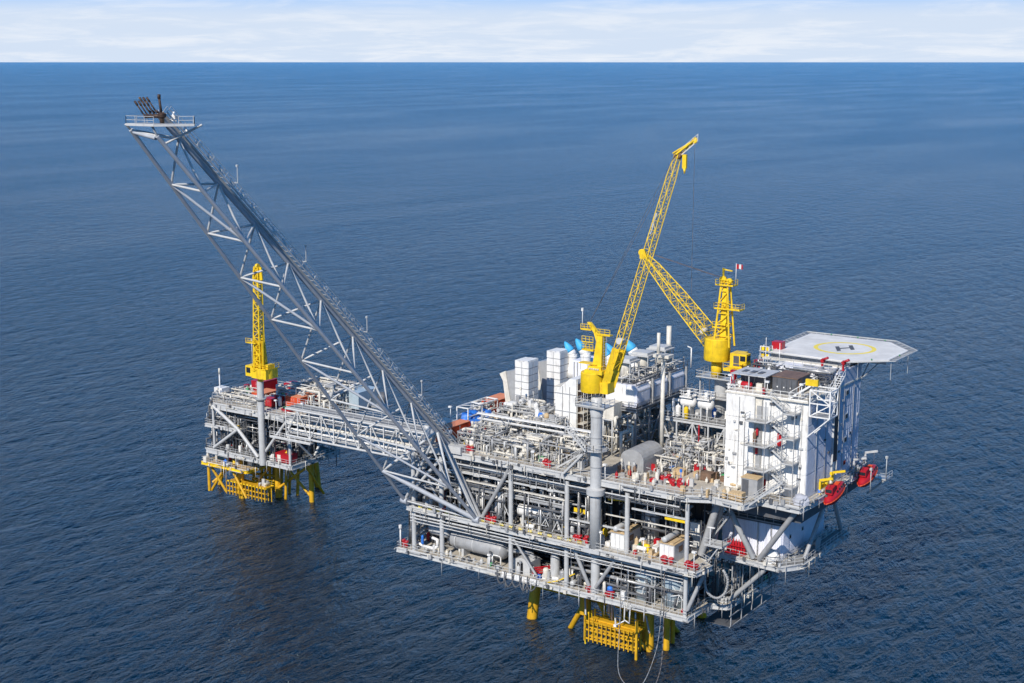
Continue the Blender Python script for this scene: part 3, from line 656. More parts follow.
for a, b, r in (((-138.8, 30, 22), (-130.8, 29.9, 17.6), .42), ((-130.8, 29.9, 17.6), (-124.6, 29.8, 12), .42), ((-130.8, 29.9, 17.6), (-139, 30, 12), .36), ((-123.2, 29.8, 12.6), (-115.6, 30.1, 21.8), .34),
                ((-115.2, 30.2, 19), (-110, 30.6, 22), .22), ((-115, 30.4, 18.4), (-114.9, 37, 12), .25), ((-114.9, 38, 12), (-115.0, 45, 21.6), .3), ((-115, 44.5, 12), (-115, 38, 21.6), .3)):
    member(wp, 'brace', a, b, r, 'lgrey', 12)
add_pipework(wp, 31, (-138, -116, 31, 39, 11.5, 21.2), 150, .07, .24); add_pipework(wp, 32, (-142, -131, 31, 34, 17.3, 21.6), 50, .06, .2)
add_pipework(wp, 33, (-142, -134, 30.5, 38, 11.5, 16.8), 50, .06, .2)
clutter(wp, 34, (-137, -117, 31, 34, 11.5), 16, frac_red=.35); clutter(wp, 35, (-141, -132, 31, 36, 17.3), 14, frac_red=.1)
m = MB().box(-120, -115.9, 30.6, 33.4, 11.6, 13.5); m.prism([(-120.1, 30.5), (-115.8, 30.5), (-115.8, 33.5), (-120.1, 33.5)], 13.5, 13.65); ct = m.build('red_cabin', 'red', wp)
MB().box(-119.4, -118.4, 30.52, 30.6, 11.8, 13.3).build('door', 'cream', ct)
# jacket
for a, b, r in (((-127, 38.4, -4), (-127, 38.4, 10.6), .8), ((-124.8, 50, -4), (-125.4, 49, 10.6), .8), ((-148.2, 38.6, -4), (-141, 36, 8), .45), ((-118, 40, -4), (-118, 40, 10.6), .6), ((-137, 36, -4), (-137, 36, 10.6), .75), ((-141.6, 30.5, 1), (-141.6, 30.5, 8), .35), ((-133.5, 33, -3), (-133.5, 33, 10.6), .7)):
    member(wp, 'jacket_leg', a, b, r, 'legy', 16)
for a, b in (((-141.6, 30.5, 8), (-137.5, 32, 1)), ((-137, 32, 8), (-141.4, 31, 1)), ((-135, 31, 8), (-130, 31, 1)), ((-127, 38, 9), (-133, 34, 1)), ((-127, 38, 2), (-118, 40, 9)), ((-126, 38.5, 9), (-118, 40, 1)), ((-118, 40, 9), (-125.5, 50, 1)), ((-127, 38.4, 4), (-133, 36, 4)), ((-116, 36, 10), (-118, 44, 1)), ((-137, 36, 5), (-127, 38.4, 5)), ((-137, 36, 8), (-141, 31, 3))):
    member(wp, 'jacket_brace', a, b, .32, 'legy', 10)
for k in range(10): member(wp, 'conductor', (-135 + (k % 5) * 2.6, 38 + (k // 5) * 4, -3), (-134 + (k % 5) * 2.6, 38 + (k // 5) * 4, 10.6), .36, 'legy', 10)
blw = MB().box(-136.4, -124.0, 31.4, 34.0, 4.0, 4.2).build('boat_landing', 'legy', wp)
for z in (4.2, 3.0, 1.8): beam(blw, 'landing_beam', (-136.6, 31.2, z), (-123.8, 31.2, z), .24, .26, 'yellow' if z > 4 else 'legy')
for k in range(13):
    beam(blw, 'fender_bar', (-136.3 + k * 1.02, 30.9, 1.1), (-136.3 + k * 1.02, 30.9, 4.6 + (k % 5 == 0) * 1.0), .16, .16, 'legy'); beam(blw, 'fender_bar', (-136.0 + k * 1.02, 32.8, .8), (-136.0 + k * 1.02, 32.8, 4.0), .2, .2, 'legy')
railing(blw, [(-136.4, 34.0, 4.2), (-124.0, 34.0, 4.2), (-124.0, 31.4, 4.2)], 'yellow')
clutter(wp, 36, (-130, -125, 32, 33.6, 4.2), 6, mats=('cream', 'lgrey'))
clutter(wp, 37, (-142, -130, 29, 35, 8.3), 14, mats=('cream', 'yellow', 'lgrey'), frac_red=.1)
# deck cargo and process gear on the wellhead platform
def container(name, label, x0, x1, y0, y1, z0, h, mat, roof, cat='container', group=None, ribs='y'):
    t = thing(name, label, cat, ((x0 + x1) / 2, (y0 + y1) / 2, z0), group)
    MB().box(x0 + .1, x1 - .1, y0 + .1, y1 - .1, z0 + .12, z0 + h - .1).build('body', mat, t)
    MB().box(x0, x1, y0, y1, z0 + h - .1, z0 + h).build('roof', roof, t)
    for x in (x0, x1 - .18):
        for y in (y0, y1 - .18): MB().box(x, x + .18, y, y + .18, z0, z0 + h - .1).build('corner_post', mat, t)
    m = MB(); k = 0
    yy = y0 + .35
    while yy < y1 - .3: m.box(x1 - .1, x1 - .03, yy, yy + .14, z0 + .2, z0 + h - .15); m.box(x0 + .03, x0 + .1, yy, yy + .14, z0 + .2, z0 + h - .15); yy += .34
    m.build('wall_ribs', mat, t, kind='stuff')
    d = MB(); xm = (x0 + x1) / 2
    d.box(x0 + .22, xm - .02, y0 + .03, y0 + .1, z0 + .2, z0 + h - .2); d.build('door', mat, t)
    d = MB(); d.box(xm + .02, x1 - .22, y0 + .03, y0 + .1, z0 + .2, z0 + h - .2); dd = d.build('door', mat, t)
    m = MB()
    for x in (xm - .3, xm + .3): m.tube((x, y0 + .01, z0 + .25), (x, y0 + .01, z0 + h - .25), .03, 5)
    m.build('lock_rod', 'galv', dd)
    return t
container('red_container', 'bright orange-red container on the wellhead platform deck right of the yellow crane', -121.5, -117, 36, 42, 22.8, 2.8, 'orange', 'roofor')
container('red_container', 'crimson container near the left end of the wellhead platform deck', -137.2, -133.6, 41, 46, 22.8, 3.4, 'red', 'red')
container('red_container', 'crimson container partly hidden behind the wellhead crane column', -126.4, -123.8, 34, 38, 22.8, 2.0, 'red', 'red')
container('red_container', 'small red locker container on the far edge of the wellhead deck left of the crane', -131.5, -129.5, 46, 49, 22.8, 2.6, 'red', 'red')
container('orange_container', 'low orange container just left of the wellhead crane pedestal', -132.2, -128.6, 36, 41, 22.8, 2.2, 'orange', 'roofor')
t = thing('process_skid', 'dense white piping and valve skid filling the back of the wellhead platform deck', 'pipe skid', (-114, 44, 22.8))
frame(t, -124, -109.5, 43, 51, 22.8, 25.4, 4, 2, 'white', .14, xbrace=False); add_pipework(t, 41, (-126, -109.6, 38, 52, 22.8, 27.2), 190, .07, .3)
clutter(t, 42, (-126, -110, 36, 52, 22.8), 46, mats=('white', 'cream', 'lgrey', 'white'), frac_red=.06)
m = MB(); m.vessel((-123.5, 42.5, 25.0), (-112, 42.0, 25.0), .6, 14); m.build('white_pipe_header', 'white', t)
for k in range(5):
    q = Vector((-123 + k * 2.6, 49 + (k % 2), 26)); m = MB()
    for j in range(10):
        a0 = math.pi * j / 9; a1 = math.pi * (j + 1) / 9
        m.tube(q + Vector((math.cos(a0) * .8, 0, math.sin(a0) * .8)), q + Vector((math.cos(a1) * .8, 0, math.sin(a1) * .8)), .14, 6)
    m.build('pipe_loop', 'white', t)
t = thing('grey_cabin', 'plain light grey cabin with dark cylinder at the far right corner of the wellhead deck', 'cabin', (-107, 47, 22.8))
MB().box(-111.5, -106.6, 44, 51, 22.8, 26.6).build('body', 'tank', t); MB().vessel((-105.6, 49.5, 24.6), (-103.4, 50.5, 24.6), 1.4, 16).build('tank', 'dark', t); MB().box(-108.8, -103.2, 48.4, 52, 22.4, 22.8).build('support', 'grey', t)
t = thing('valve_tree_cluster', 'cluster of pale wellhead valves and pipes on the left side of the wellhead deck', 'wellheads', (-137, 36, 22.8))
add_pipework(t, 43, (-141, -126, 31.5, 41, 22.8, 24.6), 90, .06, .2); clutter(t, 44, (-141, -127, 31.5, 46, 22.8), 30, frac_red=.3)
t = thing('deck_hatch', 'round green-lidded hatch with red rim on the wellhead deck front', 'hatch', (-117, 33, 22.8))
MB().lathe((-119, 34, 22.8), (0, 0, 1), [(1.5, 0), (1.5, .5), (1.2, .6)], 20).build('rim', 'red', t); MB().lathe((-119, 34, 23.4), (0, 0, 1), [(1.1, 0), (1.1, .25), (.3, .35)], 20).build('lid', 'green', t)
t = thing('antenna_mast', 'thin white mast with red stripe at the far left corner of the wellhead deck', 'mast', (-141, 34, 22.8))
MB().tube((-141, 34.5, 22.8), (-141, 34.5, 28.6), .13, 8).build('pole', 'white', t); MB().tube((-141, 34.5, 28.4), (-141, 34.5, 29.8), .2, 8).build('lamp_head', 'cream', t); MB().box(-142.4, -139.8, 34, 36.4, 23.9, 25.2).build('sign_box', 'white', t)
# ================================================================== CRANES
def truss(parent, a, b, prof, side, r=.1, lr=.05, mat='yellow', step=1.5, name='boom_chord'):
    """four-chord lattice; prof: list of (t, width, depth)"""
    a = Vector(a); b = Vector(b); d = (b - a).normalized(); s = Vector(side); s = (s - d * s.dot(d)).normalized(); u = s.cross(d).normalized()
    def cs(t):
        for k in range(len(prof) - 1):
            if prof[k][0] <= t <= prof[k + 1][0] + 1e-6:
                f = (t - prof[k][0]) / (prof[k + 1][0] - prof[k][0]); W = prof[k][1] * (1 - f) + prof[k + 1][1] * f; D = prof[k][2] * (1 - f) + prof[k + 1][2] * f
                break
        p = a.lerp(b, t); return [p + s * W / 2 * i + u * D / 2 * j for i, j in ((-1, -1), (1, -1), (1, 1), (-1, 1))]
    for k in range(len(prof) - 1):
        A, B = cs(prof[k][0]), cs(prof[k + 1][0])
        for i in range(4): member(parent, name, A[i], B[i], r, mat, 8)
    L = (b - a).length; n = int(L / step); lm = MB()
    for k in range(n):
        P, Q = cs(k / n), cs((k + 1) / n)
        for i in range(4):
            j = (i + 1) % 4
            if k % 2: lm.bar(P[i], Q[j], lr * 2)
            else: lm.bar(P[j], Q[i], lr * 2)
            lm.bar(Q[i], Q[j], lr * 1.7)
    lm.build('boom_lacing', mat, parent, kind='stuff')
    return cs
def wire(parent, a, b, r=.035, sag=0.0, n=8, name='hoist_rope', mat='rope'):
    a = Vector(a); b = Vector(b); pts = [a.lerp(b, k / n) - Vector((0, 0, sag * math.sin(math.pi * k / n))) for k in range(n + 1)]
    MB().path(pts, r, 4).build(name, mat, parent)

# --- main pedestal crane at the front edge
cx, cy = -17.3, -0.2
cr = thing('pedestal_crane', 'yellow crane on the tall front column with its long thin boom raised highest', 'crane', (cx, cy, ZM), 'yellow pedestal cranes')
pd = MB().lathe((cx, cy, ZM), (0, 0, 1), [(.95, 0), (.95, 9.1), (1.55, 9.3), (1.6, 10.3), (.95, 10.5), (.95, 22.5), (1.15, 23.5), (.85, 24.6), (.85, 25.9)], 28).build('pedestal', 'lgrey', cr); MB().box(cx - 1.6, cx + 1.6, cy - 1.4, .0, ZM - .6, ZM + .02).build('base_plinth', 'lgrey', cr)
for z in (34.5, 39.5, 43.0): MB().lathe((cx, cy, z), (0, 0, 1), [(.96, 0), (1.02, .02), (1.02, .14), (.96, .16)], 28).build('weld_ring', 'grey', pd)
m = MB().lathe((cx, cy, 37.4), (0, 0, 1), [(1.1, 0), (2.1, .02), (2.1, .12), (1.1, .14)], 18); pl = m.build('ring_platform', 'galv', cr)
railing(pl, [(cx + 2.1 * math.cos(a), cy + 2.1 * math.sin(a), 37.5) for a in [2 * math.pi * k / 10 for k in range(11)]], 'lgrey')
stair_mb((cx - 4.5, cy - 1.8, 41.2), (cx - .5, cy - 1.8, 37.6), .8, (0, -1, 0)).build('stair', 'lgrey', cr)
m = MB().box(cx - 3.2, cx + 2.4, cy - 1.5, cy + 1.7, 44.8, 44.88); m.bar((cx - 3.2, cy - 1.5, 44.75), (cx + 2.4, cy - 1.5, 44.75), .12, .2); pl = m.build('access_platform', 'galv', cr)
railing(pl, [(cx - 3.2, cy + 1.7, 44.9), (cx - 3.2, cy - 1.5, 44.9), (cx + 2.4, cy - 1.5, 44.9), (cx + 2.4, cy + 1.7, 44.9)], 'lgrey')
hs = MB().lathe((cx - .8, cy, 47.4), (0, 0, 1), [(1.0, -.25), (1.95, -.2), (2.0, -.1), (2.0, 3.0), (1.9, 3.1), (.3, 3.15)], 32).build('slew_housing', 'yellow', cr)
m = MB().box(cx - 1.6, cx + 1.7, cy - 1.4, cy + 1.4, 50.4, 51.0); m.box(cx - 1.2, cx + 1.3, cy - 1, cy + 1, 51, 51.6); m.build('turntable', 'yellow', cr)
for k in range(5): MB().lathe((cx - .8 + k * .4, cy - 1.1, 51.0), (0, 0, 1), [(.14, 0), (.14, .3)], 8).build('control_box', 'lgrey', cr)
# mast: tapering box, leaning back
def boxtaper(a, b, w0, w1, d0=None, d1=None):
    a = Vector(a); b = Vector(b); d0 = d0 or w0; d1 = d1 or w1
    return MB().quadbox([a + Vector(q) for q in ((-w0, -d0, 0), (w0, -d0, 0), (w0, d0, 0), (-w0, d0, 0))] + [b + Vector(q) for q in ((-w1, -d1, 0), (w1, -d1, 0), (w1, d1, 0), (-w1, d1, 0))])
boxtaper((cx + .3, cy, 51.4), (cx + .7, cy, 56.6), .85, .5, .7, .5).build('mast', 'yellow', cr)
boxtaper((cx + .8, cy, 55.9), (cx - 1.6, cy, 58.6), .42, .28, .4, .3).build('mast_arm', 'yellow', cr)
boxtaper((cx + .4, cy, 55.6), (cx - .7, cy, 57.8), .3, .2, .6, .2).build('mast_arm', 'yellow', cr)
m = MB().box(cx - .2, cx + 2.6, cy - .5, cy + .5, 56.7, 56.85); rail_mb([(cx - .2, cy - .5, 56.85), (cx + 2.6, cy - .5, 56.85)], mb=m, h=.9, step=1); m.build('mast_platform', 'yellow', cr)
m = MB().box(cx - 2.4, cx - .3, cy - .9, cy + .5, 54.0, 54.15); rail_mb([(cx - .3, cy - .9, 54.15), (cx - 2.4, cy - .9, 54.15), (cx - 2.4, cy + .5, 54.15)], mb=m, h=1, step=.7); rail_mb([(cx - .3, cy - .9, 55.4), (cx - 2.4, cy - .9, 55.4)], mb=m, h=1.0, step=.7); m.build('mast_platform', 'yellow', cr)
m = MB().box(cx - 3.0, cx + .4, cy - .9, cy + .5, 51.8, 51.95); m.build('mast_platform', 'yellow', cr)
m = MB().box(cx - 2.9, cx - 1.0, cy - .5, cy + .5, 57.3, 57.45); rail_mb([(cx - 1.0, cy - .5, 57.4), (cx - 2.9, cy - .5, 57.4)], mb=m, h=.9, step=.6); m.build('mast_platform', 'yellow', cr)
m = MB(); m.tube((cx - 2.9, cy, 57.4), (cx - 2.9, cy, 60.6), .06, 6); m.box(cx - 3.05, cx - 2.75, cy - .15, cy + .15, 60.3, 60.8); m.build('antenna', 'white', cr)
lm = MB()
for s_ in (-.3, .3): lm.bar((cx + 1.6 + s_, cy - .3, 50.4), (cx + 1.6 + s_, cy - .3, 57), .06)
for k in range(14): lm.bar((cx + 1.3, cy - .3, 50.8 + k * .45), (cx + 1.9, cy - .3, 50.8 + k * .45), .05)
lm.build('ladder', 'galv', cr)
foot = Vector((cx + 1.9, cy + .3, 48.2)); tip = Vector((-7.2, 7.0, 85.6)); ax = (tip - foot).normalized(); 
side = Vector((.25, 1, 0))
cs = truss(cr, foot + ax * 3, tip, [(0, 1.4, 1.0), (.12, 1.4, 1.25), (.9, 1.2, 1.0), (1, .8, .7)], side, .075, .03)
m = MB(); sd = (side - ax * side.dot(ax)).normalized(); ud = sd.cross(ax)
for s_ in (-1, 1): m.bar(foot + sd * s_ * .8, foot + ax * 6.5 + sd * s_ * .8, .2, 1.3)
for k in range(4): m.bar(foot + ax * (1 + k * 1.6) - sd * .9, foot + ax * (1 + k * 1.6) + sd * .9, .2, .5)
m.build('boom_foot', 'yellow', cr)
m = MB().tube(foot + ax * 7.8 - sd * .8, foot + ax * 7.8 + sd * .8, .55, 14); m.build('winch_drum', 'lgrey', cr)
m = MB().box(cx + 1.0, cx + 2.5, cy - .8, cy + 1.4, 47.2, 49.0); m.build('winch_house', 'yellow', cr)
p0 = foot.lerp(tip, .66); p1 = foot.lerp(tip, .75); m = MB(); m.bar(p0 - ud * .75 - Vector((0, .1, 0)), p1 - ud * .75 - Vector((0, .1, 0)), .75, .06); m.build('boom_sign', 'white', cr)
# boom head with a short jib
jd = (ax * .5 + Vector((.60, .0, .12))).normalized()
jt = tip + jd * 3.6
for s_ in (-1, 1): member(cr, 'jib_chord', tip + sd * s_ * .5, jt + sd * s_ * .2, .16, 'yellow', 8); member(cr, 'jib_chord', tip - ud * .8 + sd * s_ * .4, jt + sd * s_ * .2, .12, 'yellow', 8)
m = MB()
for k in range(6): q = tip.lerp(jt, k / 6); m.bar(q - sd * .45, q + sd * .45, .12); m.bar(q, tip.lerp(jt, (k + 1) / 6) - ud * (.8 - k * .12), .09)
m.build('jib_lacing', 'yellow', cr)
MB().tube(tip - sd * .3, tip + sd * .3, .7, 16).build('sheave', 'brown', cr)
MB().tube(jt - sd * .2, jt + sd * .2, .5, 12).build('sheave', 'yellow', cr)
m = MB(); rail_mb([tip + ud * .6, jt + ud * .6], mb=m, h=1.1, step=1); m.build('jib_rail', 'cream', cr)
hk = tip + Vector((1.2, 0, .1)); m = MB().box(hk.x - .35, hk.x + .35, hk.y - .2, hk.y + .2, hk.z - 2.2, hk.z); m.tube(hk + Vector((0, 0, -2.2)), hk + Vector((0, 0, -3.0)), .25, 8, .1); m.build('hook_block', 'yellow', cr)
wire(cr, tip + Vector((1.5, 0, .5)), hk, .03); wire(cr, jt, jt + Vector((0, 0, -29)), .028)
for s_ in (-.5, .5): wire(cr, (cx - 1.6, cy, 58.4), tip + sd * s_ - ud * .2, .03)
MB().lathe(jt + Vector((0, 0, -29.6)), (0, 0, 1), [(.1, 0), (.22, .2), (.22, .6), (.1, .7)], 10).build('hook_ball', 'yellow', cr)

# --- rear crane with its boom lowered
cx, cy = -9.7, 30.0
c2 = thing('pedestal_crane', 'yellow crane behind with a short thick boom lowered to the left and a tapering mast', 'crane', (cx, cy, ZT), 'yellow pedestal cranes')
MB().lathe((cx, cy, ZT), (0, 0, 1), [(1.2, 0), (1.2, 12.9), (1.3, 13.0)], 24).build('pedestal', 'lgrey', c2); MB().lathe((cx - 1, cy, ZT), (0, 0, 1), [(1.0, 12.9), (1.0, 15.9)], 24).build('neck', 'yellow', c2)
m = MB().box(cx - 5, cx + 4, cy - 3, cy + 3, 41.6, 41.8); m.box(cx - 3.6, cx + 3.6, cy - 3, cy + 2, 45.2, 45.3); pl = m.build('access_platform', 'galv', c2)
railing(pl, [(cx - 5, cy + 3, 41.8), (cx - 5, cy - 3, 41.8), (cx + 4, cy - 3, 41.8), (cx + 4, cy + 3, 41.8)], 'lgrey'); railing(pl, [(cx - 3.6, cy + 2, 45.3), (cx - 3.6, cy - 3, 45.3), (cx + 3.6, cy - 3, 45.3), (cx + 3.6, cy + 2, 45.3)], 'lgrey')
for x in (-4.6, 3.6):
    for y in (-2.7, 2.7): beam(c2, 'platform_post', (cx + x, cy + y, ZT), (cx + x, cy + y, 41.6), .25, .25, 'lgrey'); beam(c2, 'platform_post', (cx + x * .7, cy + y * .7, 41.8), (cx + x * .7, cy + y * .7, 45.2), .2, .2, 'lgrey')
hx = cx - 1.0
MB().lathe((hx, cy, 48.3), (0, 0, 1), [(1.0, -.25), (2.25, -.2), (2.35, .0), (2.35, 3.7), (2.25, 3.8), (.4, 3.85)], 36).build('slew_housing', 'yellow', c2)
m = MB().box(cx + 1.5, cx + 5.2, cy - 2.6, cy + 2.2, 46.9, 47.3); m.box(cx + 1.9, cx + 4.1, cy - .8, cy + 2, 47.3, 49.8); dk = m.build('machinery_house', 'yellow', c2); railing(dk, [(cx + 1.5, cy - 2.6, 47.3), (cx + 5.2, cy - 2.6, 47.3), (cx + 5.2, cy + 2.2, 47.3)], 'yellow')
cb = MB().box(cx + 3.9, cx + 5.3, cy - 1.3, cy + .4, 48.0, 49.9).build('cab', 'yellow', c2)
MB().box(cx + 4.1, cx + 5.1, cy - 1.36, cy - 1.3, 48.7, 49.6).box(cx + 5.3, cx + 5.35, cy - 1.1, cy + .2, 48.7, 49.6).build('cab_window', 'glass', cb)
MB().box(cx + 2.6, cx + 3.8, cy - .86, cy - .8, 47.6, 49.4).build('grille', 'dark', dk)
for sx, sy in ((-1, -1), (1, -1), (1, 1), (-1, 1)):
    member(c2, 'mast_leg', (cx + .3 + sx * 1.5, cy + sy * 1.1, 50.8), (cx + .3 + sx * .55, cy + sy * .5, 62.6), .17, 'yellow', 8)
boxtaper((cx + .2, cy, 50.8), (cx + .3, cy, 61.2), .62, .4, .5, .35).build('mast_core', 'yellow', c2)
lm = MB()
for k in range(6):
    f = k / 6; g_ = (k + 1) / 6; w0 = 1.5 - .95 * f; w1 = 1.5 - .95 * g_; z0_ = 50.8 + 11.8 * f; z1_ = 50.8 + 11.8 * g_
    for sy, d0, d1 in ((-1, 1.1 - .6 * f, 1.1 - .6 * g_), (1, 1.1 - .6 * f, 1.1 - .6 * g_)):
        lm.bar((cx + .3 - w0, cy + sy * d0, z0_), (cx + .3 + w1, cy + sy * d1, z1_), .14); lm.bar((cx + .3 - w1, cy + sy * d1, z1_), (cx + .3 + w1, cy + sy * d1, z1_), .14)
lm.build('mast_lacing', 'yellow', c2)
for z, x0, x1 in ((57.4, -1.4, 3.6), (61.6, -1.2, 2.2), (54, -1.6, 1.0)):
    m = MB().box(cx + x0, cx + x1, cy - 1, cy + .8, z, z + .12); rail_mb([(cx + x0, cy - 1, z + .1), (cx + x1, cy - 1, z + .1), (cx + x1, cy + .8, z + .1)], mb=m, h=1, step=.9); m.build('mast_platform', 'yellow', c2)
m = MB().bar((cx - .2, cy, 62.4), (cx - .2, cy, 64.6), .3); m.bar((cx - .2, cy, 64.4), (cx + 1.5, cy, 64.2), .2); m.tube((cx - .2, cy - .4, 62.6), (cx - .2, cy + .4, 62.6), .6, 12); m.tube((cx + 1, cy - .4, 62.4), (cx + 1, cy + .4, 62.4), .5, 12); m.build('mast_head', 'yellow', c2)
m = MB(); m.tube((cx + 2.2, cy, 61.7), (cx + 2.2, cy, 65.6), .05, 6); m.build('flag_pole', 'white', c2)
fl = thing('flag', 'small red and white flag blowing from the rear yellow crane mast', 'flag', (cx + 2.2, cy, 64.9))
def flagstrip(name, x0, x1, mat):
    m = MB()
    for k in range(4):
        a = x0 + (x1 - x0) * k / 4; b = x0 + (x1 - x0) * (k + 1) / 4; y_ = lambda x: .18 * math.sin(x * 3.1)
        X = cx + 2.25
        m.quadbox([(X + a, cy + y_(a), 64.7), (X + b, cy + y_(b), 64.6), (X + b, cy + y_(b) + .04, 64.6), (X + a, cy + y_(a) + .04, 64.7), (X + a, cy + y_(a), 65.5), (X + b, cy + y_(b), 65.4), (X + b, cy + y_(b) + .04, 65.4), (X + a, cy + y_(a) + .04, 65.5)])
    m.build(name, mat, fl)
flagstrip('red_band', 0, .4, 'red'); flagstrip('white_band', .4, .85, 'white'); flagstrip('red_band', .85, 1.25, 'red')
foot = Vector((cx - 2.2, cy + .8, 51.2)); tip = Vector((-31.2, 40, 64.0)); ax = (tip - foot).normalized()
for s_ in (-1, 1):
    sdv = Vector((.45, .9, 0)).normalized()
truss(c2, foot, tip, [(0, 3.0, 2.2), (.5, 2.6, 2.0), (.85, 1.7, 1.5), (1, .8, .8)], (.42, .9, .1), .10, .04, step=1.5)
m = MB().box(tip.x - .9, tip.x + .5, tip.y - .5, tip.y + .5, tip.z - .5, tip.z + .4); m.build('boom_head', 'yellow', c2)
MB().tube(tip + Vector((-.6, -.3, .6)), tip + Vector((-.6, .3, .6)), .7, 14).build('sheave', 'yellow', c2)
for s_ in (-.25, .25): wire(c2, (cx - .2, cy + s_, 62.8), tip + Vector((0, s_, .8)), .035, name='pendant_rope', mat='brown')
MB().tube(foot + ax * 3 + Vector((0, -1, 0)), foot + ax * 3 + Vector((0, 1, 0)), .5, 12).build('winch_drum', 'cream', c2)

# --- wellhead platform crane
cx, cy = -122.6, 29.4
c3 = thing('pedestal_crane', 'yellow crane on the small wellhead platform with its boom standing straight up', 'crane', (cx, cy, 29), 'yellow pedestal cranes')
MB().lathe((cx, cy, 30.0), (0, 0, 1), [(.7, 0), (.7, 1.1)], 20).build('slew_bearing', 'yellow', c3)
m = MB().box(cx - 1.0, cx + 3.4, cy - 1.8, cy + 2.0, 31.0, 33.2); m.lathe((cx + 1.5, cy, 30.9), (0, 0, 1), [(1.9, 0), (2.1, .15), (2.1, 2.3), (1.9, 2.4)], 24); hs = m.build('machinery_house', 'yellow', c3)
cb = MB().box(cx - 3.0, cx - 1.0, cy - 1.6, cy + 1, 31.2, 33.6).build('cab', 'yellow', c3); MB().box(cx - 2.7, cx - 1.5, cy - 1.67, cy - 1.6, 32.0, 33.2).build('cab_window', 'glass', cb)
railing(hs, [(cx + .2, cy - 2, 33.2), (cx + 3.6, cy - 2, 33.2), (cx + 3.6, cy + 2.2, 33.2)], 'yellow')
MB().box(cx + 2.2, cx + 3.4, cy - 1, cy + 1, 33.2, 34.2).build('winch', 'yellow', c3)
A = Vector((cx + .9, cy - 1.2, 32.6)); T = Vector((cx + 1.6, cy - 1.4, 56.0))
truss(c3, A, T, [(0, 2.1, 1.4), (.12, 1.9, 1.6), (.88, 1.3, 1.2), (1, 1.1, 1.1)], (1, 0, 0), .16, .075, step=1.25)
for a0, a1 in ((0, .30), (.88, 1.0)):
    m = MB(); P = A.lerp(T, a0); Q = A.lerp(T, a1)
    for s_ in (-1, 1): m.bar(P + Vector((s_ * .85, 0, 0)), Q + Vector((s_ * (.8 if a0 < .5 else .5), 0, 0)), .35, 1.3)
    m.build('boom_plate', 'yellow', c3)
boxtaper((cx + .9, cy + .6, 33), (cx + .6, cy + .4, 41), .5, .3).build('mast', 'yellow', c3)
m = MB().box(cx - 1.6, cx + 1.3, cy - 2.6, cy - .8, 39.0, 39.15); rail_mb([(cx - 1.6, cy - 2.6, 39.1), (cx + 1.3, cy - 2.6, 39.1)], mb=m, h=1, step=.8); m.build('boom_platform', 'yellow', c3)
m = MB(); m.tube((cx - 2.4, cy, 33.8), (cx - 2.4, cy, 39.5), .05, 6); m.build('antenna', 'white', c3)
MB().tube(T + Vector((-.3, 0, .2)), T + Vector((.3, 0, .2)), .6, 12).build('sheave', 'yellow', c3)
wire(c3, T + Vector((.8, 0, 0)), (cx + 1, cy, 41), .035)

# ================================================================== ACCOMMODATION BLOCK
ab = thing('accommodation_block', 'tall white accommodation block with zig-zag stairs under the helideck', 'living quarters', (8, 20, ZT))
X0, X1, Y0, Y1, H0 = 1.7, 15.6, 9.0, 31.0, 48.1
MB().box(X0 + .1, X1 - .1, Y0 + .1, Y1 - .1, ZT, H0 - .2).build('core_wall', 'white', ab)
def panel(x0, x1, y0, y1, z0, z1, axis, sgn, mat='white', ribs=.42, name='wall_panel'):
    m = MB(); th = .08
    if axis == 'y':
        y = Y0 + .1 if sgn < 0 else Y1 - .1
        ya, yb = (y0 - th, y0) ; m.box(x0 + .03, x1 - .03, ya, yb, z0 + .04, z1 - .04); k = x0 + .15
        while k < x1 - .15: m.box(k, k + ribs * .35, ya - .05, ya + .01, z0 + .08, z1 - .08); k += ribs
    else:
        m.box(x0, x0 + th, y0 + .03, y1 - .03, z0 + .04, z1 - .04); k = y0 + .15
        while k < y1 - .15: m.box(x0 + th - .01, x0 + th + .04, k, k + ribs * .35, z0 + .08, z1 - .08); k += ribs
    return m.build(name, mat, ab)
zs = [ZT, 36.2, 40.2, 44.2, 48.0]
